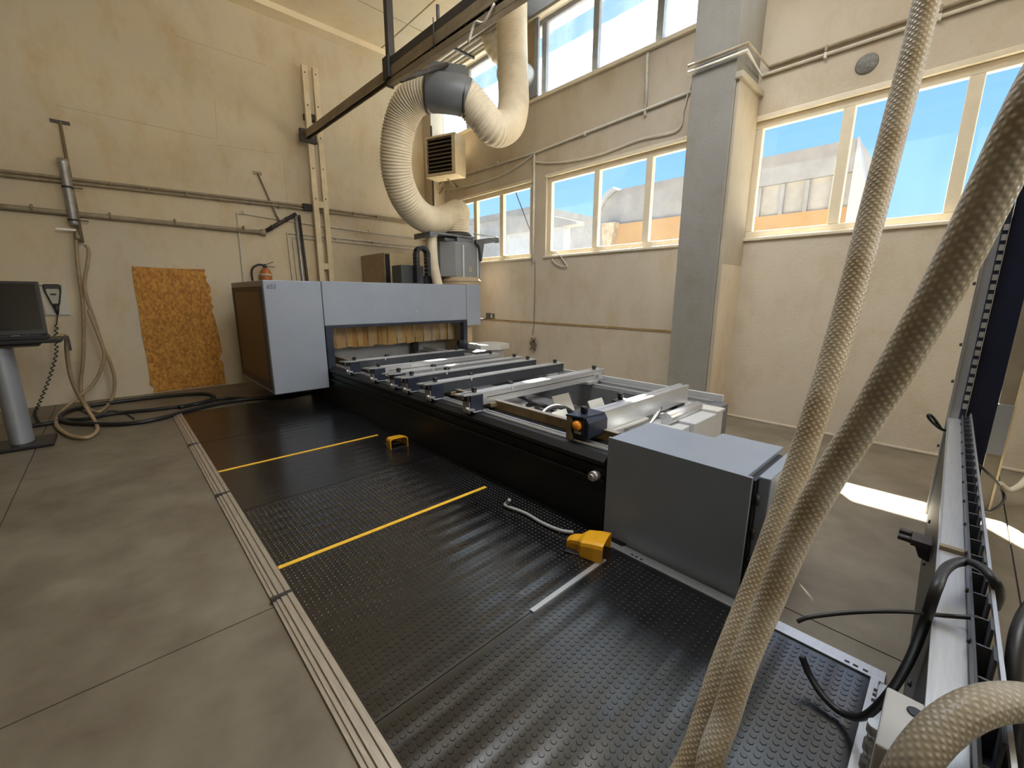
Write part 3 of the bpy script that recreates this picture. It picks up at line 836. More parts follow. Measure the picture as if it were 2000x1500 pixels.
# hoses and plates lying in the tray
for pts in (((1050, 838, 0.40), (1062, 806, 0.50), (1085, 794, 0.54), (1108, 800, 0.50), (1122, 812, 0.42)),
            ((1018, 802, 0.40), (1030, 792, 0.50), (1052, 790, 0.54), (1078, 800, 0.46), (1098, 820, 0.38)),
            ((1012, 773, 0.50), (1030, 780, 0.48), (1042, 792, 0.40)), ((1040, 790, 0.44), (1052, 800, 0.46), (1062, 812, 0.40))):
    build('hose', MB().tube(smooth([onZ(u, v, z) for u, v, z in pts], 8), 0.026, 10), CABLEB, mc, label='black hose curving out of the tray')
for u, v, w in ((1100, 788, 0.30), (1168, 798, 0.26), (1040, 806, 0.24), (1098, 822, 0.22)):
    p = onZ(u, v, 0.42)
    M = Matrix.Translation(p) @ Matrix.Rotation(math.radians(62), 4, 'X')
    build('cover_plate', MB().box((-w/2, -0.11, -0.006), (w/2, 0.11, 0.006), M), WHITEP, mc, 0, 'white plate standing in the tray')

# support beams: each with end block, plate, knobs, foot carriages; seven along the bed
ZT = 0.765
def beam_part(x0, x1, y, light):
    side = ALUX if light else DARKSIDE  # some beams get a darker side metal than the others
    b = MB().box((x0+0.14, y-0.055, ZT-0.125), (x1, y+0.055, ZT-0.012))
    o = build('support_beam', b, side, mc, 0.003)
    top = MB().box((x0+0.10, y-0.060, ZT-0.012), (x1+0.015, y-0.018, ZT)).box((x0+0.10, y+0.018, ZT-0.012), (x1+0.015, y+0.060, ZT)).box((x0+0.10, y-0.018, ZT-0.012), (x1, y+0.018, ZT-0.006))
    build('top_rail', top, ALUX, o, 0, 'bright top rail')
    if light:
        build('side_groove', MB().box((x0+0.2, y-0.058, ZT-0.062), (x1, y-0.054, ZT-0.055)), STEELD, o)
    build('end_block', MB().box((x0+0.0, y-0.064, ZT-0.175), (x0+0.15, y+0.064, ZT-0.014)), NAVY, o, 0.006, 'navy end block')
    build('end_plate', MB().box((x0-0.008, y-0.052, ZT-0.185), (x0+0.002, y+0.052, ZT-0.075)), GALV, o, 0.002)
    build('button_box', MB().box((x0-0.03, y-0.05, ZT-0.07), (x0+0.002, y+0.05, ZT-0.014)), BLACKP, o, 0.003)
    build('button', MB().cyl((x0-0.04, y+0.015, ZT-0.042), (x0-0.028, y+0.015, ZT-0.042), 0.014, 10), GALV, o)
    build('plate', MB().prism([(x0-0.10, y+0.058), (x0-0.06, y-0.045), (x0+0.12, y-0.060), (x0+0.12, y+0.060)], 'z', ZT-0.014, ZT-0.001), ALUX, o)
    build('plate_slot', MB().box((x0-0.055, y-0.004, ZT-0.002), (x0+0.06, y+0.016, ZT+0.001)), BLACKP, o)
    for kx in (x0+0.09, x1-0.12):
        build('stop_pin', MB().lathe((kx, y+0.0, ZT), [(0.022, 0), (0.022, 0.012), (0.027, 0.014), (0.027, 0.040), (0.022, 0.046)], 12), BLACKP, o)
    build('side_knob', MB().lathe((x0+0.62, y+0.075, ZT-0.01), [(0.03, -0.05), (0.03, 0.0), (0.038, 0.002), (0.038, 0.03), (0.02, 0.036)], 12), BLACKP, o)
    build('marker', MB().box((x0+0.52, y-0.062, ZT-0.035), (x0+0.535, y-0.055, ZT+0.012)), WHITEP, o)
    build('carriage', MB().box((x0+0.02, y-0.085, 0.597), (x0+0.20, y+0.085, ZT-0.175)), GALV, o, 0.003)
    build('carriage', MB().box((x0+0.24, y-0.07, 0.60), (x0+0.33, y+0.07, ZT-0.125)), STEELB, o, 0.003)
    build('carriage', MB().box((x1-0.34, y-0.085, 0.606), (x1-0.14, y+0.085, ZT-0.125)), GALV, o, 0.003)
    build('clamp_lever', MB().beam((x0+0.02, y-0.09, 0.62), (x0-0.05, y-0.075, 0.635), 0.02, 0.02).lathe((x0-0.05, y-0.075, 0.625), [(0.016, 0), (0.016, 0.028)], 8), ALUX, o)
    return o
for (y, light, x0, x1) in ((5.76, 0, 2.30, 4.26), (5.02, 1, 2.30, 4.38), (4.50, 1, 2.30, 4.40), (4.20, 0, 2.30, 4.38), (3.72, 0, 2.30, 4.42), (3.06, 1, 2.30, 4.40)):
    o = beam_part(x0, x1, y, light)
    if y == 3.06:
        text('beam_number', '20', 0.06, INK, o, (x1-0.17, y-0.062, ZT-0.105), (math.radians(90), 0, 0))
        build('number_plate', MB().box((x1-0.20, y-0.061, ZT-0.12), (x1-0.04, y-0.056, ZT-0.045)), ALUX, o)
# the raised beam beside the cabinet
gy = 1.84
o = build('support_beam', MB().box((2.62, gy-0.05, 0.615), (4.12, gy+0.05, 0.775)), ALUX, mc, 0.003, 'pale raised support beam beside the cabinet')
build('top_rail', MB().box((2.60, gy-0.055, 0.775), (4.12, gy-0.015, 0.787)).box((2.60, gy+0.015, 0.775), (4.12, gy+0.055, 0.787)), ALUX, o)
build('end_block', MB().prism([(gy-0.085, 0.63), (gy-0.085, 0.74), (gy-0.06, 0.778), (gy+0.07, 0.778), (gy+0.07, 0.60), (gy-0.05, 0.60)], 'x', 2.42, 2.66), NAVY, o, 0.004, 'navy end block')
build('plate', MB().prism([(2.37, gy+0.09), (2.40, gy-0.055), (2.64, gy-0.07), (2.64, gy+0.07)], 'z', 0.776, 0.789), NAVY, o)
build('side_flange', MB().box((2.38, gy+0.05, 0.60), (2.42, gy+0.09, 0.776)), STEELB, o)
build('lamp_bezel', MB().box((2.405, gy-0.05, 0.64), (2.425, gy+0.055, 0.765)), BLACKP, o, 0.003)
build('lamp_lens', MB().lathe((2.405, gy+0.005, 0.715), [(0.04, 0), (0.038, 0.018), (0.026, 0.034), (0.005, 0.04)], 18, (-1, 0, 0)), ORANGE, o, 0, 'orange push lamp')
build('lamp_label', MB().box((2.398, gy-0.03, 0.652), (2.405, gy+0.03, 0.672)), GALV, o)
for kx, ky in ((2.50, gy+0.02), (3.10, gy+0.09)):
    build('stop_pin', MB().lathe((kx, ky, 0.785), [(0.022, 0), (0.022, 0.012), (0.028, 0.014), (0.028, 0.05), (0.024, 0.056)], 14), BLACKP, o)
build('pin_bracket', MB().box((3.02, gy+0.05, 0.76), (3.16, gy+0.12, 0.785)), STEELD, o)
build('carriage', MB().box((2.50, gy-0.05, 0.597), (2.66, gy+0.06, 0.62)).box((3.86, gy-0.07, 0.575), (4.02, gy+0.07, 0.62)), BLACKP, o, 0.003)
build('carriage_plate', MB().box((2.72, gy-0.08, 0.60), (3.30, gy+0.14, 0.615)), WHITEP, o)

# gantry
GY = 6.5
build('side_cover', MB().box((1.53, GY, 0.27), (2.285, 8.5, 1.85)), GREYBLUE, mc, 0.012, 'blue-grey hood overhanging the walkway')
sc_ = bpy.data.objects['side_cover']
fr = MB()
x = 1.53
fr.box((x-0.012, 6.60, 0.32), (x, 8.44, 0.42)); fr.box((x-0.012, 6.60, 1.70), (x, 8.44, 1.77)); fr.box((x-0.012, 6.60, 0.42), (x, 6.70, 1.70)); fr.box((x-0.012, 8.34, 0.42), (x, 8.44, 1.70))
build('window_rim', fr, mat('brown_rim', (0.040, 0.030, 0.024), 0.5, var=0.2), sc_, 0.003)
build('smoked_window', MB().box((x-0.006, 6.70, 0.42), (x+0.002, 8.34, 1.70)), BROWNGLASS, sc_, 0, 'brown smoked side window')
text('handwritten_number', '655', 0.085, INK, sc_, (1.565, GY-0.0015, 1.735), (math.radians(90), 0, 0), 0.25, 0.9)
build('top_cover', MB().box((2.292, GY, 1.205), (4.925, GY+0.45, 1.855)), GREYBLUE, mc, 0.01, 'long blue-grey gantry cover above the opening')
build('right_cover', MB().box((4.932, GY, 1.10), (5.27, GY+0.55, 1.86)), GREYBLUE, mc, 0.01)
build('screw_head', MB().cyl((3.85, GY, 1.38), (3.85, GY-0.006, 1.38), 0.016, 10), GALV, mc)
build('opening_frame', MB().box((2.292, GY-0.015, 0.55), (2.40, GY+0.12, 1.205)).box((2.40, GY-0.015, 1.165), (4.84, GY+0.10, 1.205)).box((4.84, GY-0.015, 0.52), (4.93, GY+0.10, 1.205)), NAVY, mc, 0.004, 'navy frame of the opening')
build('limit_switch', MB().box((4.73, GY-0.02, 0.62), (4.84, GY+0.06, 0.83)).box((4.66, GY-0.01, 0.70), (4.73, GY+0.02, 0.73)), BLACKP, mc, 0.004)
n = 30
for k in range(n):
    xa = 2.44+k*(5.20-2.44)/n
    zz = 0.80+random.uniform(-0.012, 0.012)
    tone = random.choice((3, 3, 0)) if k > 17 else random.choice((0, 1, 2, 2) if k < 12 else (0, 1, 3, 2))
    yy = 7.0+0.02*(k % 2)
    build('curtain_strip', MB().box((xa, yy, zz), (xa+0.089, yy+0.003, 1.45)), STRIPS[tone], mc)
build('rear_panel', MB().box((2.45, 7.35, 0.30), (5.15, 7.40, 0.86)), mat('rear_panel_grey', (0.34, 0.36, 0.39), 0.45, var=0.12), mc, 0.004)
build('rear_block', MB().box((4.12, 7.10, 0.60), (4.22, 7.25, 0.80)), BLACKP, mc, 0.004)
build('gantry_column', MB().box((5.0, 6.75, 0.0), (5.25, 7.5, 1.2)), TANP, mc, 0.004)
rc = MB().prism([(5.02, 6.20), (5.02, 6.75), (5.62, 6.60), (5.70, 6.30), (5.62, 6.05), (5.3, 5.98)], 'z', 0.64, 0.74)
build('rear_shelf', rc, WHITEP, mc, 0.008, 'white rounded shelf right of the opening')
build('rear_shelf_box', MB().box((5.05, 6.15, 0.0), (5.58, 6.65, 0.64)), LIGHTGREY, mc, 0.006)
build('tray_lid', MB().box((4.50, 5.95, 0.58), (5.02, 6.35, 0.66)), DARKSIDE, mc, 0.004)
sb = onY(957, 617, 6.6)
build('sensor_arm', MB().box((5.27, 6.58, sb.z-0.06), (sb.x+0.13, 6.66, sb.z-0.045)).box((sb.x-0.06, 6.58, sb.z-0.045), (sb.x, 6.66, sb.z+0.06)).box((sb.x, 6.60, sb.z+0.03), (sb.x+0.12, 6.64, sb.z+0.045)).box((sb.x+0.10, 6.6, sb.z-0.04), (sb.x+0.12, 6.64, sb.z+0.04)), STEELD, mc)
# spindle unit riding on the gantry
sp = build('spindle_housing', MB().prism([(4.78, 7.50), (4.78, 7.12), (5.00, 6.93), (5.13, 6.90), (5.60, 6.90), (5.68, 6.98), (5.68, 7.50)], 'z', 2.02, 2.68), mat('spindle_grey', (0.22, 0.225, 0.235), 0.42, var=0.06), mc, 0.012)
build('front_rib', MB().box((5.14, 6.875, 2.02), (5.18, 6.90, 2.62)).box((5.50, 6.875, 2.02), (5.53, 6.90, 2.60)), LIGHTGREY, sp, 0.004)
build('upper_block', MB().box((5.05, 6.92, 2.68), (5.45, 7.4, 2.78)).box((4.82, 7.0, 2.68), (5.05, 7.4, 2.74)), SLEEVE, sp, 0.006)
build('warning_label', MB().box((5.30, 6.896, 2.12), (5.38, 6.899, 2.22)), mat('worn_label', (0.36, 0.31, 0.20), 0.6, var=0.3, scale=30), sp)
build('brush_ring', MB().lathe((5.30, 7.2, 1.86), [(0.42, 0), (0.42, 0.04), (0.40, 0.05), (0.43, 0.07), (0.43, 0.10), (0.40, 0.11), (0.41, 0.16)], 32), TANP, sp)
build('flange', MB().box((4.42, 6.88, 2.765), (5.50, 7.45, 2.80)).prism([(4.42, 2.70), (4.42, 2.765), (4.60, 2.765), (4.60, 2.74)], 'y', 6.88, 7.45), SLEEVE, sp, 0.004)
build('neck_clamp', MB().lathe((5.20, 7.15, 2.80), [(0.30, 0), (0.30, 0.035), (0.27, 0.04), (0.27, 0.06)], 28), STEELD, sp)
build('arm', MB().prism([(5.42, 2.68), (5.42, 2.735), (5.78, 2.80), (5.96, 2.82), (5.96, 2.74), (5.78, 2.70), (5.62, 2.67), (5.585, 2.45), (5.555, 2.33), (5.54, 2.45), (5.50, 2.62)], 'y', 6.80, 6.88), mat('arm_grey', (0.07, 0.072, 0.075), 0.5, var=0.1), sp, 0.003)
build('arm_rod', MB().cyl((5.45, 6.92, 2.86), (6.12, 6.92, 2.84), 0.014, 8), GALV, sp)
build('arm_tip', MB().box((5.96, 6.80, 2.72), (6.02, 6.88, 2.83)), STEELD, sp, 0.004)
hs = smooth([(4.56, 7.05, 2.765), (4.56, 7.05, 2.5), (4.58, 7.05, 2.2), (4.66, 7.05, 1.85)], 10)
hs = resample(hs, 0.012)
build('branch_hose', MB().tube(hs, [0.10 if k % 2 else 0.096 for k in range(len(hs))], 18), HOSEP, sp, 0, 'short vertical branch hose')
build('drive_box', MB().box((3.95, 7.15, 1.80), (4.42, 7.5, 2.20)), mat('drive_dark', (0.05, 0.053, 0.06), 0.45, var=0.1), mc, 0.006)
build('drive_box', MB().box((4.42, 7.12, 1.80), (4.60, 7.45, 2.02)), BLACKP, mc, 0.006)
# energy chain: inverted U of separate links
chn = []
cx0, cr, cz = 4.33, 0.115, 2.40
for k in range(8): chn.append((cx0-cr, 1.93+k*0.066, 0.0))
for k in range(1, 6):
    a = math.pi-k*math.pi/6
    chn.append((cx0+cr*math.cos(a), cz+cr*math.sin(a), a-math.pi/2))
for k in range(6): chn.append((cx0+cr, cz-k*0.07, math.pi))
for (cx, czz, a) in chn:
    M = Matrix.Translation((cx, 7.05, czz)) @ Matrix.Rotation(-a if a not in (0.0, math.pi) else 0, 4, 'Y')
    lk = MB().box((-0.035, -0.06, -0.032), (0.035, -0.045, 0.032), M).box((-0.035, 0.045, -0.032), (0.035, 0.06, 0.032), M).box((-0.03, -0.045, -0.02), (-0.02, 0.045, 0.02), M).box((0.02, -0.045, -0.02), (0.03, 0.045, 0.02), M)
    build('chain_link', lk, BLACKP, mc)
# supply hose sagging below the hood
build('supply_hose', MB().tube(smooth([(1.75, 7.2, 0.28), (1.95, 6.9, 0.22), (2.15, 6.75, 0.26), (2.30, 6.7, 0.34)], 8), 0.025, 8), CABLEB, mc)

# ------------------------------------------------------------------ back wall: board, pipes, post, cabinet
edge = [(0.335, 2.085), (0.60, 2.078), (0.95, 2.072), (1.285, 2.080), (1.265, 2.00), (1.295, 1.95), (1.27, 1.90), (1.315, 1.80), (1.33, 1.72), (1.29, 1.65), (1.325, 1.58), (1.30, 1.50), (1.33, 1.44), (1.30, 1.36),
        (1.325, 1.25), (1.34, 1.05), (1.36, 0.85), (1.365, 0.62), (1.31, 0.50), (1.36, 0.42), (1.355, 0.20), (1.36, 0.02),
        (0.33, 0.02), (0.36, 0.10), (0.30, 0.16), (0.32, 0.24), (0.325, 0.60), (0.315, 1.00), (0.33, 1.40), (0.325, 1.80)]
q = onY(257, 520, YB); edge = [((a-0.335)*1.02+q.x, c*q.z/2.085) for a, c in edge]
one('particle_board', MB().prism(edge, 'y', YB-0.018, YB-0.0025), OSB, 'ragged brown strand board fixed low on the pale back wall', 'board')
def clip(c, r, m, t):
    build('clip', MB().cyl(Vector(c)-Vector((0.012, 0, 0)), Vector(c)+Vector((0.012, 0, 0)), r, 10), m, t)
yp = YB-0.07
t = thing('wall_pipe', 'upper pair of thin old pipes along the back wall', 'pipe', (0, yp, 3.28), 'pipes on the back wall')
a, c, d = onY(0, 333, yp), onY(560, 398, yp), onY(838, 436, yp)
sl = (c-a)/(c.x-a.x)
for k in range(2):
    z = Vector((0, 0, -0.055*k))
    build('pipe', MB().tube([a-sl*4+z, a+z, c+z, d+z], 0.020, 8), PIPE, t)
for u, v in ((216, 362), (290, 372), (364, 382), (428, 391), (488, 398), (545, 406), (640, 412), (690, 419), (735, 425)):
    p = onY(u, v-2, yp); clip(p, 0.034, PIPE, t)
t = thing('air_main', 'thick lower air pipe on the back wall with an offset rising to a drop', 'pipe', (0, yp, 2.8), 'pipes on the back wall')
a, c, d = onY(0, 403, yp), onY(514, 454, yp), onY(578, 418, yp)
sl = (c-a)/(c.x-a.x)
build('pipe', MB().tube([a-sl*4, a, c], 0.038, 10), PIPE, t)
build('offset_pipe', MB().tube([c, d], 0.034, 10), STEELD, t)
build('elbow', MB().lathe(c-Vector((0, 0, 0.05)), [(0.05, 0), (0.055, 0.05), (0.05, 0.1)], 12), PIPE, t)
for u, v in ((62, 406), (215, 422), (342, 434), (476, 447)): clip(onY(u, v, yp), 0.055, PIPE, t)
for f_ in (0.25, 0.7): clip(c+(d-c)*f_, 0.05, STEELD, t)
for k, (uu, vv) in enumerate((((577, 418), (592, 545)), ((584, 420), (600, 545)))):
    p0, p1 = onY(*uu, yp), onY(*vv, yp)
    one('drop_pipe', MB().tube([p0, p1, (p1.x, p1.y, 0.0)], 0.026, 8), (GALV, STEELD)[k], ('left, silver one of the two vertical drop pipes behind the hood', 'right, dark one of the two vertical drop pipes behind the hood')[k], 'pipe')
p0, p1 = onY(503, 338, YB-0.02), onY(545, 432, yp)
one('stay_rod', MB().cyl(p0, p1, 0.014, 8).box(p0-Vector((0.07, 0, 0.025)), p0+Vector((0.07, 0.02, 0.025))), STEELB, 'slanting stay rod holding the rising end of the air pipe', 'rod')
p0 = [onY(u, v, YB-0.03) for u, v in ((476, 545), (463, 415), (600, 437), (842, 470))]
t = conduit('wall_conduit', 'thin pale conduit rising and turning right along the back wall', [(p0[0].x, YB-0.03, 0.9)]+p0, 0.017, PIPEW, (), 'pipes on the back wall')
for u, v in ((475, 415), (545, 426), (665, 445), (720, 452)): clip(onY(u, v, YB-0.03), 0.03, PIPEW, t)
p0 = [onY(u, v, YB-0.03) for u, v in ((572, 545), (561, 455), (640, 463), (846, 484))]
t = conduit('wall_conduit', 'lower double conduit on the back wall beside the post', [(p0[0].x, YB-0.03, 0.9)]+p0, 0.017, PIPEW, (), 'pipes on the back wall')
build('pipe', MB().tube([p-Vector((-0.09, 0, 0.07)) for p in [Vector((p0[0].x, YB-0.03, 0.9))]+p0[:2]]+[p-Vector((0, 0, 0.07)) for p in p0[2:]], 0.015, 8), PIPEW, t)
for u, v in ((655, 466), (692, 470), (728, 473)): clip(onY(u, v, YB-0.03), 0.03, PIPEW, t)
# compressed-air drop on the left
t = thing('air_drop', 'compressed-air drop with a silver filter tube and a T-shaped stay on the back wall', 'air fitting', (0, YB-0.1, 2.3))
pb, pr = onY(117, 238, YB-0.02), onY(160, 474, YB-0.12)
build('stay_rod', MB().cyl(pb, pr, 0.018, 8, 0.028), STEELB, t)
build('wall_bar', MB().box(pb-Vector((0.10, 0, 0.022)), pb+Vector((0.10, 0.02, 0.022))), STEELD, t)
f0, f1 = onY(121, 310, YB-0.14), onY(145, 440, YB-0.14)
build('filter_tube', MB().tube([f0, f0*0.93+f1*0.07, f0*0.9+f1*0.1, f1*0.97+f0*0.03, f1], [0.058, 0.058, 0.047, 0.047, 0.040], 14), GALV, t)
for f_ in (0.42, 0.92):
    p = f0*(1-f_)+f1*f_
    build('clamp_ring', MB().lathe(p-Vector((0, 0, 0.012)), [(0.06, 0), (0.06, 0.024)], 14).box(p+Vector((-0.01, -0.012, -0.008)), p+Vector((0.16, 0.012, 0.008))), STEELD, t)
v0 = onY(148, 450, YB-0.14)
build('ball_valve', MB().lathe(v0-Vector((0, 0, 0.14)), [(0.022, 0), (0.035, 0.02), (0.035, 0.07), (0.025, 0.09), (0.025, 0.16)], 10), STEELB, t)
build('valve_handle', MB().box(v0+Vector((-0.20, -0.03, -0.01)), v0+Vector((0.0, -0.015, 0.012))), GALV, t)
def ah(label, px, y0, y1, zfloor=None):
    pts = []
    m = len(px)-1
    for i, (u, v) in enumerate(px):
        y = y0+(y1-y0)*min(1, i/m*1.3)
        p = onY(u, v, y)
        if p.z < 0.03: p = onZ(u, v, 0.03)
        pts.append(p)
    return one('air_hose', MB().tube(smooth(pts, 8), 0.022, 8), AIRHOSE, label, 'hose', 'beige air hoses')
ah('beige air hose hanging from the valve in the longest loop down to the floor', ((148, 468), (152, 520), (162, 600), (163, 690), (158, 760), (172, 796), (196, 803), (218, 780), (224, 745), (216, 710), (202, 680), (186, 630), (172, 590), (165, 555), (170, 520), (173, 490), (166, 478)), YB-0.14, YB-0.22)
ah('beige air hose from the desk edge looping once on the floor', ((120, 653), (129, 660), (131, 690), (137, 730), (150, 765), (168, 795), (185, 822), (190, 840), (172, 854), (140, 852), (114, 836), (110, 820), (122, 802), (150, 778), (182, 750), (200, 715), (203, 688), (192, 655), (172, 605)), 7.15, 8.9)
# slotted post
zp = onY(592, 125, YB-0.18)
t = thing('slotted_post', 'tall tan post of two flat uprights joined by rungs, carrying the rail', 'post', (zp.x+0.1, YB-0.18, 0))
yq = YB-0.18
ua, ub = onY(593, 128, yq), onY(614, 133, yq)
for p in (ua, ub):
    build('upright', MB().box((p.x-0.05, yq-0.035, 0), (p.x+0.05, yq+0.035, p.z)), STEELB if False else PIPEW if False else CREAM, t, 0.004)
    for k in range(5):
        z = p.z-0.12-0.55*k
        build('bolt_hole', MB().cyl((p.x, yq-0.037, z), (p.x, yq-0.033, z), 0.014, 8), STEELD, t)
for (u, v) in ((607, 268), (619, 399), (629, 520)):
    z = onY(u, v, yq).z
    build('rung', MB().box((ua.x+0.05, yq-0.03, z-0.06), (ub.x-0.05, yq+0.03, z+0.06)), CREAM, t)
build('rung', MB().box((ua.x+0.05, yq-0.03, 1.0), (ub.x-0.05, yq+0.03, 1.12)), CREAM, t)
for z in (5.0, 0.4):
    build('stand_off', MB().box((ua.x-0.03, yq+0.035, z-0.05), (ub.x+0.03, YB-0.002, z+0.05)), STEELD, t)
p = onY(599, 405, YB-0.06)
one('junction_box', MB().box((p.x-0.08, YB-0.12, p.z-0.06), (p.x+0.08, YB, p.z+0.06)), BLACKP, 'small black box on the back wall left of the post', 'box', bevel=0.006)
# fire extinguisher standing on a bracket behind the hood
p = onY(519, 533, YB-0.16)
t = thing('fire_extinguisher', 'fire extinguisher with faded red top and curled black hose behind the hood', 'extinguisher', (p.x, p.y, 1.45))
build('cylinder', MB().lathe((p.x, p.y, 1.45), [(0.095, 0), (0.10, 0.02), (0.10, 0.53), (0.10, 0.58), (0.085, 0.64), (0.05, 0.68), (0.03, 0.70)], 20), RED, t)
build('label_band', MB().lathe((p.x, p.y, 2.00), [(0.101, 0), (0.102, 0.045)], 20), mat('pale_band', (0.55, 0.42, 0.28), 0.6), t)
build('valve', MB().lathe((p.x, p.y, 2.14), [(0.03, 0), (0.035, 0.03), (0.025, 0.08)], 10), STEELD, t)
build('handle', MB().beam((p.x-0.02, p.y, 2.20), (p.x+0.15, p.y, 2.265), 0.025, 0.012).beam((p.x-0.02, p.y, 2.18), (p.x+0.17, p.y, 2.175), 0.025, 0.012), STEELD, t)
build('hose', MB().tube(smooth([(p.x, p.y, 2.19), (p.x-0.12, p.y-0.02, 2.20), (p.x-0.23, p.y-0.02, 2.10), (p.x-0.22, p.y, 1.85), (p.x-0.13, p.y, 1.6)], 8), 0.018, 8), CABLEB, t)
build('wall_bracket', MB().box((p.x-0.08, p.y-0.05, 1.42), (p.x+0.08, YB, 1.45)), STEELD, t)
# tan switch cabinet behind the gantry
Xc = 4.16
ya, yb_ = onX(752, 497, Xc).y, onX(700, 507, Xc).y
t = thing('switch_cabinet', 'tall tan steel cabinet with a door standing behind the gantry', 'cabinet', (Xc+0.3, 7.9, 0))
build('body', MB().box((Xc, ya+0.05, 0), (Xc+0.75, min(yb_, YB-0.05), 2.50)), TANP, t, 0.006)
build('door', MB().box((Xc+0.10, ya, 0.06), (Xc+0.75, ya+0.045, 2.49)), CREAM, t, 0.004)
build('door_gap', MB().box((Xc+0.02, ya+0.02, 0.06), (Xc+0.10, ya+0.05, 2.47)), BLACKP, t)

# hand control hung on a pale plate on the wall, with its coiled cord
a, b_ = onY(76, 554, YB), onY(138, 613, YB)
t = thing('wall_plate', 'pale backing plate fixed to the back wall beside the desk', 'plate', ((a.x+b_.x)/2, YB, b_.z))
build('plate', MB().box((a.x, YB-0.02, b_.z), (b_.x, YB, a.z)), mat('pale_plate', (0.58, 0.56, 0.50), 0.5, var=0.08), t, 0.003)
build('top_strip', MB().box((a.x, YB-0.026, a.z-0.035), (b_.x-0.03, YB-0.02, a.z-0.012)), STEELB, t)
build('bottom_strip', MB().box((a.x, YB-0.03, b_.z-0.012), (b_.x, YB, b_.z+0.006)), GALV, t)
hc = onY(105, 578, YB-0.05)
t = thing('hand_control', 'grey and black hand control hanging on the pale wall plate', 'remote', (hc.x, YB-0.05, hc.z-0.12))
sh = [(-0.045, -0.14), (0.045, -0.14), (0.09, 0.06), (0.10, 0.13), (0.085, 0.17), (-0.085, 0.17), (-0.10, 0.13), (-0.09, 0.06)]
build('housing', MB().prism([(hc.x+x*0.95, hc.z+z) for x, z in sh], 'y', YB-0.07, YB-0.022), BLACKP, t, 0.012)
build('face', MB().prism([(hc.x+x*0.68, hc.z-0.015+z*0.68) for x, z in sh], 'y', YB-0.078, YB-0.068), mat('remote_grey', (0.42, 0.40, 0.35), 0.5), t, 0.004)
build('display', MB().box((hc.x-0.03, YB-0.081, hc.z+0.01), (hc.x+0.03, YB-0.077, hc.z+0.035)), BLACKP, t)
build('strain_relief', MB().cyl((hc.x, YB-0.05, hc.z-0.27), (hc.x, YB-0.05, hc.z-0.13), 0.014, 10, 0.04), BLACKP, t)
cp = smooth([(hc.x, YB-0.05, hc.z-0.26), onY(109, 660, YB-0.10), onY(110, 690, YB-0.2), onY(96, 740, YB-0.3), onY(78, 785, YB-0.5), onY(68, 808, YB-0.8), onZ(75, 826, 0.03)], 8)
cp = resample(cp, 0.012); cc = []
for i, pnt in enumerate(cp):
    r = 0.0 if i < 14 else 0.018
    cc.append(pnt+Vector((r*math.cos(i*1.05), r*math.sin(i*1.05), 0)))
build('coiled_cord', MB().tube(cc, 0.008, 5), CABLEB, t)

# pedestal desk with laptop at the left edge
DY = 7.0
t = thing('pedestal_desk', 'black-topped desk on a silver column at the left edge', 'desk', (-1.05, DY, 0))
build('base', MB().box((-1.75, DY-0.28, 0.0), (-0.66, DY+0.16, 0.045)), BLACKP, t, 0.012)
pts = []
for k in range(56):
    a = 2*math.pi*k/56
    pts.append((-0.915+0.095*math.cos(a), DY-0.02+0.15*math.sin(a)))
build('column', MB().prism(pts, 'z', 0.045, 1.13), DESKG, t, 0.004)
build('top', MB().box((-1.75, DY-0.28, 1.135), (-0.44, DY+0.24, 1.175)), BLACKP, t, 0.01)
build('under_frame', MB().box((-1.6, DY-0.2, 1.10), (-0.62, DY+0.15, 1.135)), STEELD, t)
build('corner_fitting', MB().box((-0.44, DY-0.05, 1.145), (-0.39, DY+0.02, 1.185)).box((-0.41, DY-0.05, 1.02), (-0.385, DY-0.01, 1.15)), STEELD, t)
t = thing('laptop', 'open black laptop on the pedestal desk', 'laptop', (-0.95, DY, 1.175))
build('base', MB().box((-1.35, DY-0.22, 1.175), (-0.54, DY+0.10, 1.21)), BLACKP, t, 0.006)
M = Matrix.Translation((-0.95, DY+0.11, 1.21)) @ Matrix.Rotation(math.radians(-14), 4, 'X')
build('screen_lid', MB().box((-0.42, 0.0, 0.0), (0.395, 0.022, 0.60), M), BLACKP, t, 0.006)
build('screen', MB().box((-0.39, -0.003, 0.05), (0.365, 0.0, 0.57), M), LCD, t)
for r in range(4):
    for c_ in range(9):
        build('key', MB().box((-1.28+c_*0.078, DY-0.16+r*0.055, 1.21), (-1.215+c_*0.078, DY-0.115+r*0.055, 1.216)), WHITEP if (r, c_) in ((1, 6), (1, 3)) else KEYS, t)

# black cables lying on the floor by the hood
def fcable(label, px, r, m=CABLEB, z=0.03, seg=8):
    pts = [onZ(u, v, z) for u, v in px]
    return one('floor_cable', MB().tube(smooth(pts, seg), r, 10), m, label, 'cable', 'black cables on the floor')
fcable('black floor cable in the long loop reaching the foot of the brown board', ((655, 760), (612, 766), (560, 774), (480, 780), (430, 788), (370, 802), (300, 820), (240, 828), (180, 828), (130, 824), (118, 812), (150, 798), (220, 786), (320, 774), (395, 769), (418, 774), (405, 783), (350, 796)), 0.028, z=0.03)
fcable('black floor cable lying inside the long loop, ending near the desk', ((640, 757), (600, 763), (520, 778), (440, 778), (380, 790), (300, 800), (220, 808), (170, 818), (130, 820), (100, 826), (60, 832)), 0.025, z=0.027)
fcable('thin cable straggling among the beige hose coils on the floor', ((110, 816), (150, 800), (190, 815), (215, 802), (245, 808), (262, 818)), 0.008, z=0.012)

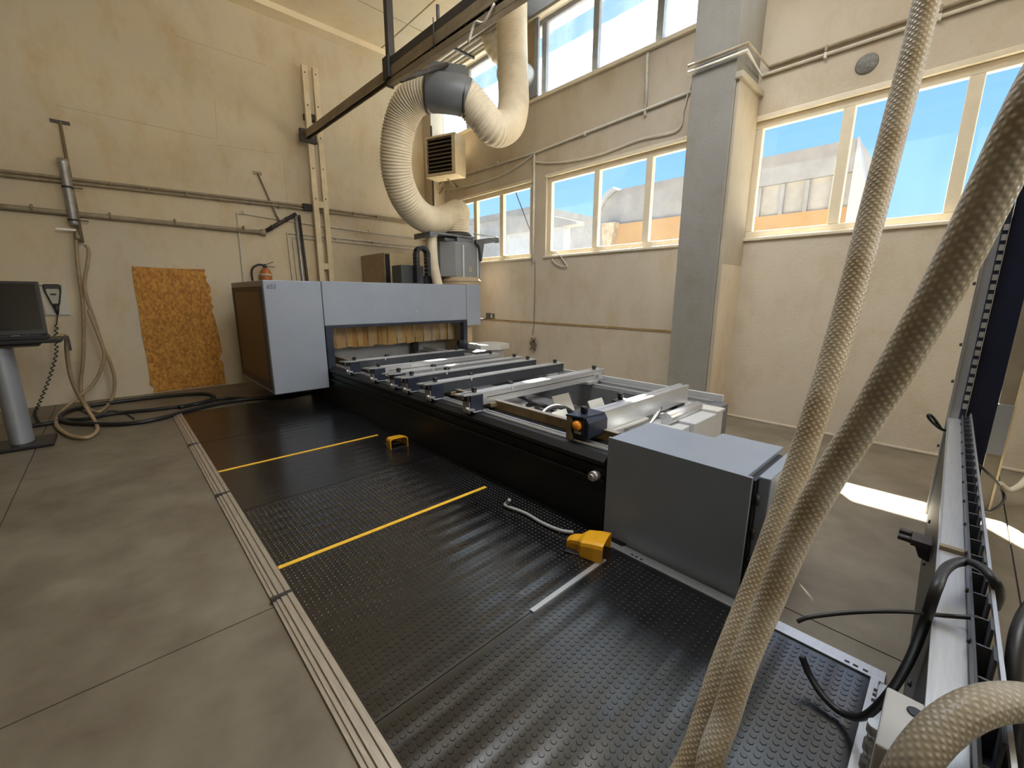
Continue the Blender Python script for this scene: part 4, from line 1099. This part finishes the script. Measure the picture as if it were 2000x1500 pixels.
# ------------------------------------------------------------------ overhead rail, trolley and dust hose
RX = 3.15
rt = onX(613, 247, RX)
t = thing('overhead_rail', 'long brown steel rail running from the post up over the machine', 'rail', (RX, 5, 4.5))
zr = lambda y: 4.60-0.0224*(8.6-y)
ye_ = YB-0.22
build('rail', MB().beam((RX, -1.0, zr(-1)+0.02), (RX, ye_, zr(ye_)+0.02), 0.10, 0.075).beam((RX-0.042, -1.0, zr(-1)-0.04), (RX-0.042, ye_, zr(ye_)-0.04), 0.016, 0.05).beam((RX+0.042, -1.0, zr(-1)-0.04), (RX+0.042, ye_, zr(ye_)-0.04), 0.016, 0.05), STEELB, t)
build('rail_slot', MB().beam((RX, -1.0, zr(-1)-0.025), (RX, ye_, zr(ye_)-0.025), 0.066, 0.01), BLACKP, t)
build('post_bracket', MB().box((RX-0.12, YB-0.30, 4.49), (RX+0.18, YB-0.21, 4.71)), STEELD, t, 0.006)
hy = onX(760, 60, RX).y
build('top_beam', MB().beam((RX, -1.0, zr(-1)+0.112), (RX, hy+0.05, zr(hy)+0.112), 0.09, 0.105), STEELD, t, 0.004, 'dark beam above the rail')
build('hanger_post', MB().box((RX-0.045, hy-0.045, zr(hy)+0.1), (RX+0.045, hy+0.045, ZC)), STEELD, t, 0.005, 'dark square hanger from the ceiling')
build('hanger_clamp', MB().box((RX-0.085, hy-0.08, zr(hy)-0.08), (RX+0.085, hy+0.08, zr(hy)+0.18)), BLACKM, t, 0.01)
build('hanger_post', MB().box((RX-0.05, 1.2, 4.6), (RX+0.05, 1.3, ZC)), STEELD, t, 0.005)
build('stay_hook', MB().cyl((RX+0.02, 4.62, zr(4.6)+0.15), (RX+0.02, 4.62, zr(4.6)+0.36), 0.02, 8).cyl((RX-0.06, 4.6, zr(4.6)-0.1), (RX-0.06, 4.6, zr(4.6)+0.2), 0.006, 6), STEELD, t)
z2 = lambda y: 4.435-0.036*(5.75-y)
t = thing('hose_rail', 'shorter brown rail slung under the overhead rail, carrying the hose trolley', 'rail', (RX, 4.5, 4.3))
build('rail', MB().beam((RX, 2.0, z2(2)), (RX, 5.75, z2(5.75)), 0.085, 0.07), STEELB, t, 0.005)
build('end_cap', MB().box((RX-0.05, 5.74, z2(5.75)-0.05), (RX+0.05, 5.77, z2(5.75)+0.05)), STEELD, t, 0.004)
build('carrier', MB().beam((RX+0.02, 2.6, (zr(2.6)+z2(2.6))/2), (RX+0.02, 4.95, (zr(4.95)+z2(4.95))/2), 0.06, 0.11), NAVY, t, 0.005, 'navy carrier plate')
for k in range(7):
    y = 2.75+k*0.33
    zc_ = (zr(y)+z2(y))/2
    build('bolt', MB().cyl((RX-0.016, y, zc_), (RX-0.006, y, zc_), 0.022, 8), GALV, t)
build('cable_loop', MB().tube(smooth([(RX-0.06, 3.55, 4.40), (RX-0.07, 3.7, 4.30), (RX-0.06, 3.85, 4.36), (RX-0.07, 3.95, 4.22)], 6), 0.012, 6), PIPEW, t)

D = 0.25   # radius of the dust hose
path = [atD(u, v, d) for u, v, d in ((1000, -190, 6.75), (1000, -60, 6.8), (1000, 60, 6.85), (1002, 150, 6.9), (1003, 205, 6.85), (993, 243, 6.7), (966, 252, 6.5), (938, 222, 6.35), (911, 192, 6.25),
                                     (875, 183, 6.2), (838, 182, 6.25), (806, 196, 6.35), (785, 232, 6.5), (774, 290, 6.65), (777, 345, 6.85), (796, 394, 7.15), (826, 424, 7.6), (858, 430, 8.0))]
path += [atD(892, 416, 8.35), Vector((5.20, 7.15, 3.16)), Vector((5.20, 7.15, 2.86))]
fine = resample(smooth(path, 24), 0.0105)
# the hose runs in corrugated lengths either side of the plain sleeve
i0 = min(range(len(fine)), key=lambda i: (fine[i]-atD(911, 192, 6.25)).length)
i1 = min(range(len(fine)), key=lambda i: (fine[i]-atD(838, 182, 6.25)).length)
t = thing('dust_hose', 'big cream corrugated dust hose looping from the ceiling to the spindle', 'hose', fine[-1])
def corr(pts, r, n=36, d=0.021):
    return MB().tube(pts, [r-(d if k % 4 in (0,) else (d*0.35 if k % 4 in (1, 3) else 0)) for k in range(len(pts))], n)
build('hose_length', corr(fine[:i0+8], D), HOSEP, t, 0, 'corrugated length coming down from the ceiling')
build('hose_length', corr(fine[i1-8:], D), HOSEP, t, 0, 'corrugated length falling to the spindle')
t2 = thing('hose_sleeve', 'grey sheet sleeve holding the dust hose under the rail', 'sleeve', fine[(i0+i1)//2])
build('sleeve', MB().tube(fine[i0:i1+1:4], D+0.012, 40, False), SLEEVE, t2)
ax = (fine[i1]-fine[i0]).normalized()
for i in (i0, i1):
    build('clamp_band', MB().tube2([fine[i]-ax*0.015, fine[i]+ax*0.015], [D+0.02, D+0.02], ax, 40), STEELD, t2)
mid = (fine[i0]+fine[i1])/2
s0, s1 = fine[i1], fine[i0]
hp = MB()
upv = Vector((0, 0, 1))
lat = ax.cross(upv).normalized()
A0, B0 = s0+upv*(D-0.02), s1+upv*(D-0.02)
hp.add([A0-lat*0.01, B0-lat*0.01, B0-lat*0.01+upv*0.20, A0-lat*0.01+upv*0.20, A0+lat*0.01, B0+lat*0.01, B0+lat*0.01+upv*0.20, A0+lat*0.01+upv*0.20], [(0,1,2,3),(7,6,5,4),(0,4,5,1),(1,5,6,2),(2,6,7,3),(3,7,4,0)])
build('hanger_plate', hp, SLEEVE, t2)
build('hanger_rod', MB().cyl(mid+upv*(D+0.16), Vector((RX+0.02, mid.y-0.25, z2(mid.y-0.25)-0.02)), 0.035, 10), STEELD, t2)
# second, wider-ribbed hose behind it
pth = [atD(u, v, d) for u, v, d in ((953, -120, 7.9), (953, -20, 7.9), (954, 50, 7.9), (962, 92, 8.0), (985, 118, 8.1), (1012, 134, 8.3))]+[Vector((5.86, fc.y+0.45, fc.z+0.05))]
f2 = resample(smooth(pth, 16), 0.02)
one('exhaust_hose', MB().tube(f2, [0.155-(0.018 if k % 5 == 0 else (0.007 if k % 5 in (1, 4) else 0)) for k in range(len(f2))], 26), HOSEP, 'narrower ribbed hose behind the dust hose, bending to the wall fan', 'hose')

# ------------------------------------------------------------------ right foreground: steel frame, hoses and cables
FA = 0.017
def fy(x, y): return -0.028-0.0138*(4.45-x)+y        # the frame stands slightly turned; y is measured from its face
t = thing('steel_frame', 'steel machine frame with a slotted cable duct close by on the right', 'frame', (2.6, -0.1, 0))
# low wall of the frame and its pale top
sv = [(0.75, fy(.75,-0.004), 0), (4.45, fy(4.45,-0.004), 0), (4.45, fy(4.45,-0.02), 0), (0.75, fy(.75,-0.02), 0)]
build('side_sheet', MB().add(sv+[(a_, b__, 0.755) for a_, b__, c_ in sv], [(3,2,1,0),(4,5,6,7),(0,1,5,4),(1,2,6,5),(2,3,7,6),(3,0,4,7)]), mat('frame_dark', (0.030, 0.029, 0.028), 0.5, var=0.25), t)
build('top_bar', MB().beam((0.75, fy(.75,-0.033), 0.755), (4.45, fy(4.45,-0.033), 0.755), 0.062, 0.045), ALUX, t, 0.003, 'pale aluminium top bar')
build('edge_strip', MB().beam((0.75, fy(.75,0.0), 0.772), (4.45, fy(4.45,0.0), 0.772), 0.008, 0.012), ALU, t)
for x in (1.9, 2.2, 2.9, 3.5): build('screw', MB().cyl((x, fy(x,-0.004), 0.30), (x, fy(x,0.006), 0.30), 0.012, 8), STEELD, t)
# cable duct with fins
build('duct_floor', MB().beam((0.95, fy(.95,-0.085), 0.735), (4.40, fy(4.4,-0.085), 0.735), 0.04, 0.01), NAVY, t)
build('duct_back', MB().beam((0.95, fy(.95,-0.067), 0.775), (4.40, fy(4.4,-0.067), 0.775), 0.006, 0.09), mat('duct_slate', (0.045, 0.05, 0.065), 0.4), t)
build('duct_rim', MB().beam((0.95, fy(.95,-0.106), 0.83), (4.40, fy(4.4,-0.106), 0.83), 0.008, 0.016), ALU, t, 0, 'bright duct rim')
fin_m = mat('fin_grey', (0.10, 0.105, 0.12), 0.45)
nf = 26
for k in range(nf):
    x = 1.02+k*(4.36-1.02)/(nf-1)
    build('duct_fin', MB().box((x-0.032, fy(x,-0.104), 0.735), (x+0.032, fy(x,-0.098), 0.825)).box((x+0.028, fy(x,-0.098), 0.735), (x+0.034, fy(x,-0.072), 0.812)), fin_m, t)
for k in range(12):
    x = 1.2+k*0.27
    build('bolt', MB().cyl((x, fy(x,-0.064), 0.80), (x, fy(x,-0.058), 0.80), 0.007, 8), STEELD, t)
# column at its far end
cy0 = fy(4.45, 0.0)
build('column', MB().box((4.45, cy0-0.055, 0), (4.52, cy0, 3.2)), mat('column_grey', (0.33, 0.335, 0.35), 0.4, var=0.08), t, 0.004)
build('column_edge', MB().box((4.43, cy0-0.004, 0), (4.455, cy0+0.010, 3.2)), ALU, t, 0.002, 'bright column edge')
for z in (0.55, 1.05, 1.32, 1.75): build('bolt', MB().cyl((4.45, cy0+0.012, z), (4.45, cy0+0.026, z), 0.012, 8), STEELD, t)
build('column_duct', MB().box((4.44, cy0-0.085, 0.75), (4.50, cy0-0.055, 3.2)), NAVY, t)
for k in range(20):
    z = 0.86+k*0.065
    build('column_fin', MB().box((4.425, cy0-0.082, z), (4.44, cy0-0.058, z+0.038)), GALV, t)
build('blue_panel', MB().box((4.47, cy0-0.225, 0.30), (4.50, cy0-0.088, 3.2)), mat('night_blue_sheet', (0.012, 0.015, 0.035), 0.3, var=0.2), t, 0.003, 'dark blue sheet panel')
# switch bracket on the side of the frame
s_ = onY(1792, 1052, 0.0)
build('switch_bracket', MB().prism([(s_.x-0.05, s_.z-0.05), (s_.x-0.12, s_.z+0.01), (s_.x-0.10, s_.z+0.06), (s_.x+0.10, s_.z+0.05), (s_.x+0.12, s_.z-0.03), (s_.x+0.02, s_.z-0.07)], 'y', -0.08, 0.0) if False else MB().box((2.50, -0.055, 0.55), (2.60, 0.015, 0.58)).box((2.50, 0.015, 0.56), (2.53, 0.06, 0.58)).box((2.57, 0.015, 0.56), (2.60, 0.06, 0.58)).prism([(-0.055, 0.49), (-0.055, 0.55), (0.0, 0.55), (-0.02, 0.50)], 'x', 2.51, 2.59), STEELD, t, 0.004, 'dark switch bracket')
build('cross_clip', MB().beam((2.04, fy(2.04,0.0), 0.785), (2.04, fy(2.04,-0.066), 0.785), 0.025, 0.014), STEELB, t)
# far grey upright of the frame
u0 = onX(1985, 620, 4.9)
build('far_upright', MB().box((4.86, -0.355, 0.0), (4.94, -0.275, 3.2)), mat('upright_tan', (0.25, 0.215, 0.165), 0.5, var=0.15), t, 0.004)
build('upright_sleeve', MB().box((4.85, -0.359, 0.46), (4.95, -0.272, 0.86)), mat('sleeve_blue_grey', (0.25, 0.265, 0.29), 0.5), t, 0.004)
build('upright_edge', MB().box((4.86, -0.370, 0.0), (4.89, -0.356, 3.2)), CREAM, t)

# grey box and coil at the end of the walkway
t = thing('motor_box', 'small light grey box with a round dark cap beside the frame, near the walkway corner', 'box', (1.10, -0.04, 0.25))
build('body', MB().box((1.00, -0.071, 0.25), (1.185, -0.006, 0.775)), LIGHTGREY, t, 0.004)
cpp = onZ(1797, 1398, 0.775)
build('cap', MB().lathe((cpp.x, -0.056, 0.775), [(0.014, 0), (0.014, 0.003), (0.010, 0.004)], 20), NAVY, t)
pc = onZ(1712, 1415, 0.45)
build('ribbed_coil', MB().tube([(pc.x, pc.y, 0.45-0.008*k) for k in range(30)], [0.020 if k % 8 < 5 else 0.015 for k in range(30)], 14), ALU, t)
build('coil_bracket', MB().box((pc.x-0.01, -0.05, 0.36), (pc.x+0.01, pc.y, 0.38)), STEELD, t)

def fg(name, label, px, r, m, cat, n=14, seg=10, tail=None, head=None, vs=1.0):
    pts = [atD(u, v, d) for u, v, d in px]
    if head: pts = [Vector(h) for h in head]+pts
    if tail: pts = pts+[Vector(h) for h in tail]
    return one(name, MB().tube(smooth(pts, seg), r, n, True, vs), m, label, cat)
e1 = atD(1340, 1500, 1.02)
fg('braided_hose', 'thinner braided hose hanging full height, left of the pair at right', ((1815, -20, 1.12), (1786, 100, 1.12), (1752, 230, 1.12), (1700, 430, 1.12), (1650, 620, 1.12), (1602, 780, 1.12), (1545, 950, 1.14), (1480, 1130, 1.15), (1412, 1300, 1.14), (1345, 1490, 1.12)),
   0.031, BRAID1, 'hose', 20, 10, tail=[(0.86, 0.37, 0.30), (0.76, 0.46, 0.12), (0.70, 0.62, 0.058)], head=[atD(1900, -420, 1.14), atD(1862, -220, 1.13), atD(1838, -110, 1.12)])
fg('braided_hose', 'thicker braided hose slanting across the right foreground', ((2060, 120, 0.60), (1998, 240, 0.62), (1930, 385, 0.66), (1850, 545, 0.72), (1770, 685, 0.79), (1690, 820, 0.87), (1620, 930, 0.94), (1555, 1050, 1.0), (1500, 1180, 1.04), (1450, 1300, 1.05), (1418, 1400, 1.05), (1385, 1500, 1.04)),
   0.031, BRAID2, 'hose', 20, 10, tail=[(0.90, 0.24, 0.35), (0.92, 0.22, 0.12), (0.98, 0.32, 0.058)], head=[atD(2300, -280, 0.60), atD(2210, -130, 0.60), atD(2130, 5, 0.60)])
arc = [onZ(u, v, z) for u, v, z in ((1735, 1600, 0.70), (1760, 1530, 0.76), (1790, 1480, 0.81), (1835, 1428, 0.85), (1890, 1390, 0.88), (1950, 1372, 0.89), (2010, 1372, 0.89), (2070, 1390, 0.88), (2140, 1430, 0.86))]
one('braided_hose', MB().tube(smooth(arc, 12), 0.033, 20), BRAID3, 'braided hose arching at the bottom right corner', 'hose')
cbl = [onZ(1566, 1282, 0.14), onZ(1582, 1320, 0.09), onZ(1612, 1365, 0.06), onZ(1650, 1395, 0.06)]
d0, d1 = (cbl[-1]-CAM).dot(_f), (onZ(1828, 1145, 0.81)-CAM).dot(_f)
for (u, v), k in (((1690, 1398), 0.15), ((1738, 1352), 0.38), ((1776, 1290), 0.62), ((1806, 1215), 0.85)): cbl.append(atD(u, v, d0+(d1-d0)*k-0.02-0.15*k*k))
cbl += [onZ(1829, 1148, 0.875), onZ(1848, 1110, 0.875), onZ(1880, 1097, 0.86), onZ(1915, 1108, 0.87), onZ(1942, 1135, 0.86), onZ(1952, 1162, 0.80), onZ(1944, 1185, 0.70)]
one('black_cable', MB().tube(smooth(cbl, 10), 0.0135, 12), CABLEB, 'thick black cable looping over the frame and down onto the walkway', 'cable')
wre = [onZ(1557, 1214, 0.70), onZ(1580, 1206, 0.72), onZ(1640, 1198, 0.75), onZ(1710, 1194, 0.78), onZ(1780, 1195, 0.795), onZ(1840, 1202, 0.795), onZ(1912, 1207, 0.82)]
one('thin_wire', MB().tube(smooth(wre, 8), 0.006, 8), CABLEB, 'thin black wire sticking out over the floor left of the frame', 'wire')
fg('thin_wire', 'small black wire loop beside the column of the frame', ((1880, 843, 3.0), (1860, 844, 3.0), (1838, 838, 3.02), (1822, 826, 3.02), (1813, 814, 3.02), (1816, 810, 3.02), (1826, 820, 3.02), (1838, 838, 3.02)), 0.010, CABLEB, 'wire', 8)
fg('thin_wire', 'grey and black wires curling to the right of the cable duct', ((1905, 902, 2.8), (1925, 920, 2.8), (1945, 940, 2.85), (1955, 955, 2.9), (1962, 970, 2.9), (1955, 985, 2.85), (1935, 998, 2.8), (1920, 997, 2.75)), 0.008, CABLEB, 'wire', 8)
fg('white_cable', 'white cable bending at the right edge behind the frame', ((1952, 944, 3.4), (1970, 957, 3.4), (1990, 950, 3.4), (2010, 930, 3.4), (2040, 900, 3.4)), 0.022, PIPEW, 'cable', 10)
fg('thin_wire', 'pale thin wire hanging from the switch bracket to the duct', ((1766, 1055, 2.3), (1790, 1065, 2.3), (1815, 1078, 2.25), (1850, 1090, 2.2), (1880, 1088, 2.15), (1897, 1075, 2.15), (1900, 1040, 2.3)), 0.004, CABLEG, 'wire', 6)
fg('black_pipe', 'dark blurred handle leaning in at the right edge', ((2020, 1190, 1.1), (1996, 1240, 1.05), (1985, 1330, 1.0), (1978, 1420, 0.97), (1970, 1520, 0.95)), 0.022, BLACKP, 'pipe', 14, tail=[atD(1960, 1700, 0.95)], head=[atD(2060, 1150, 1.2)])
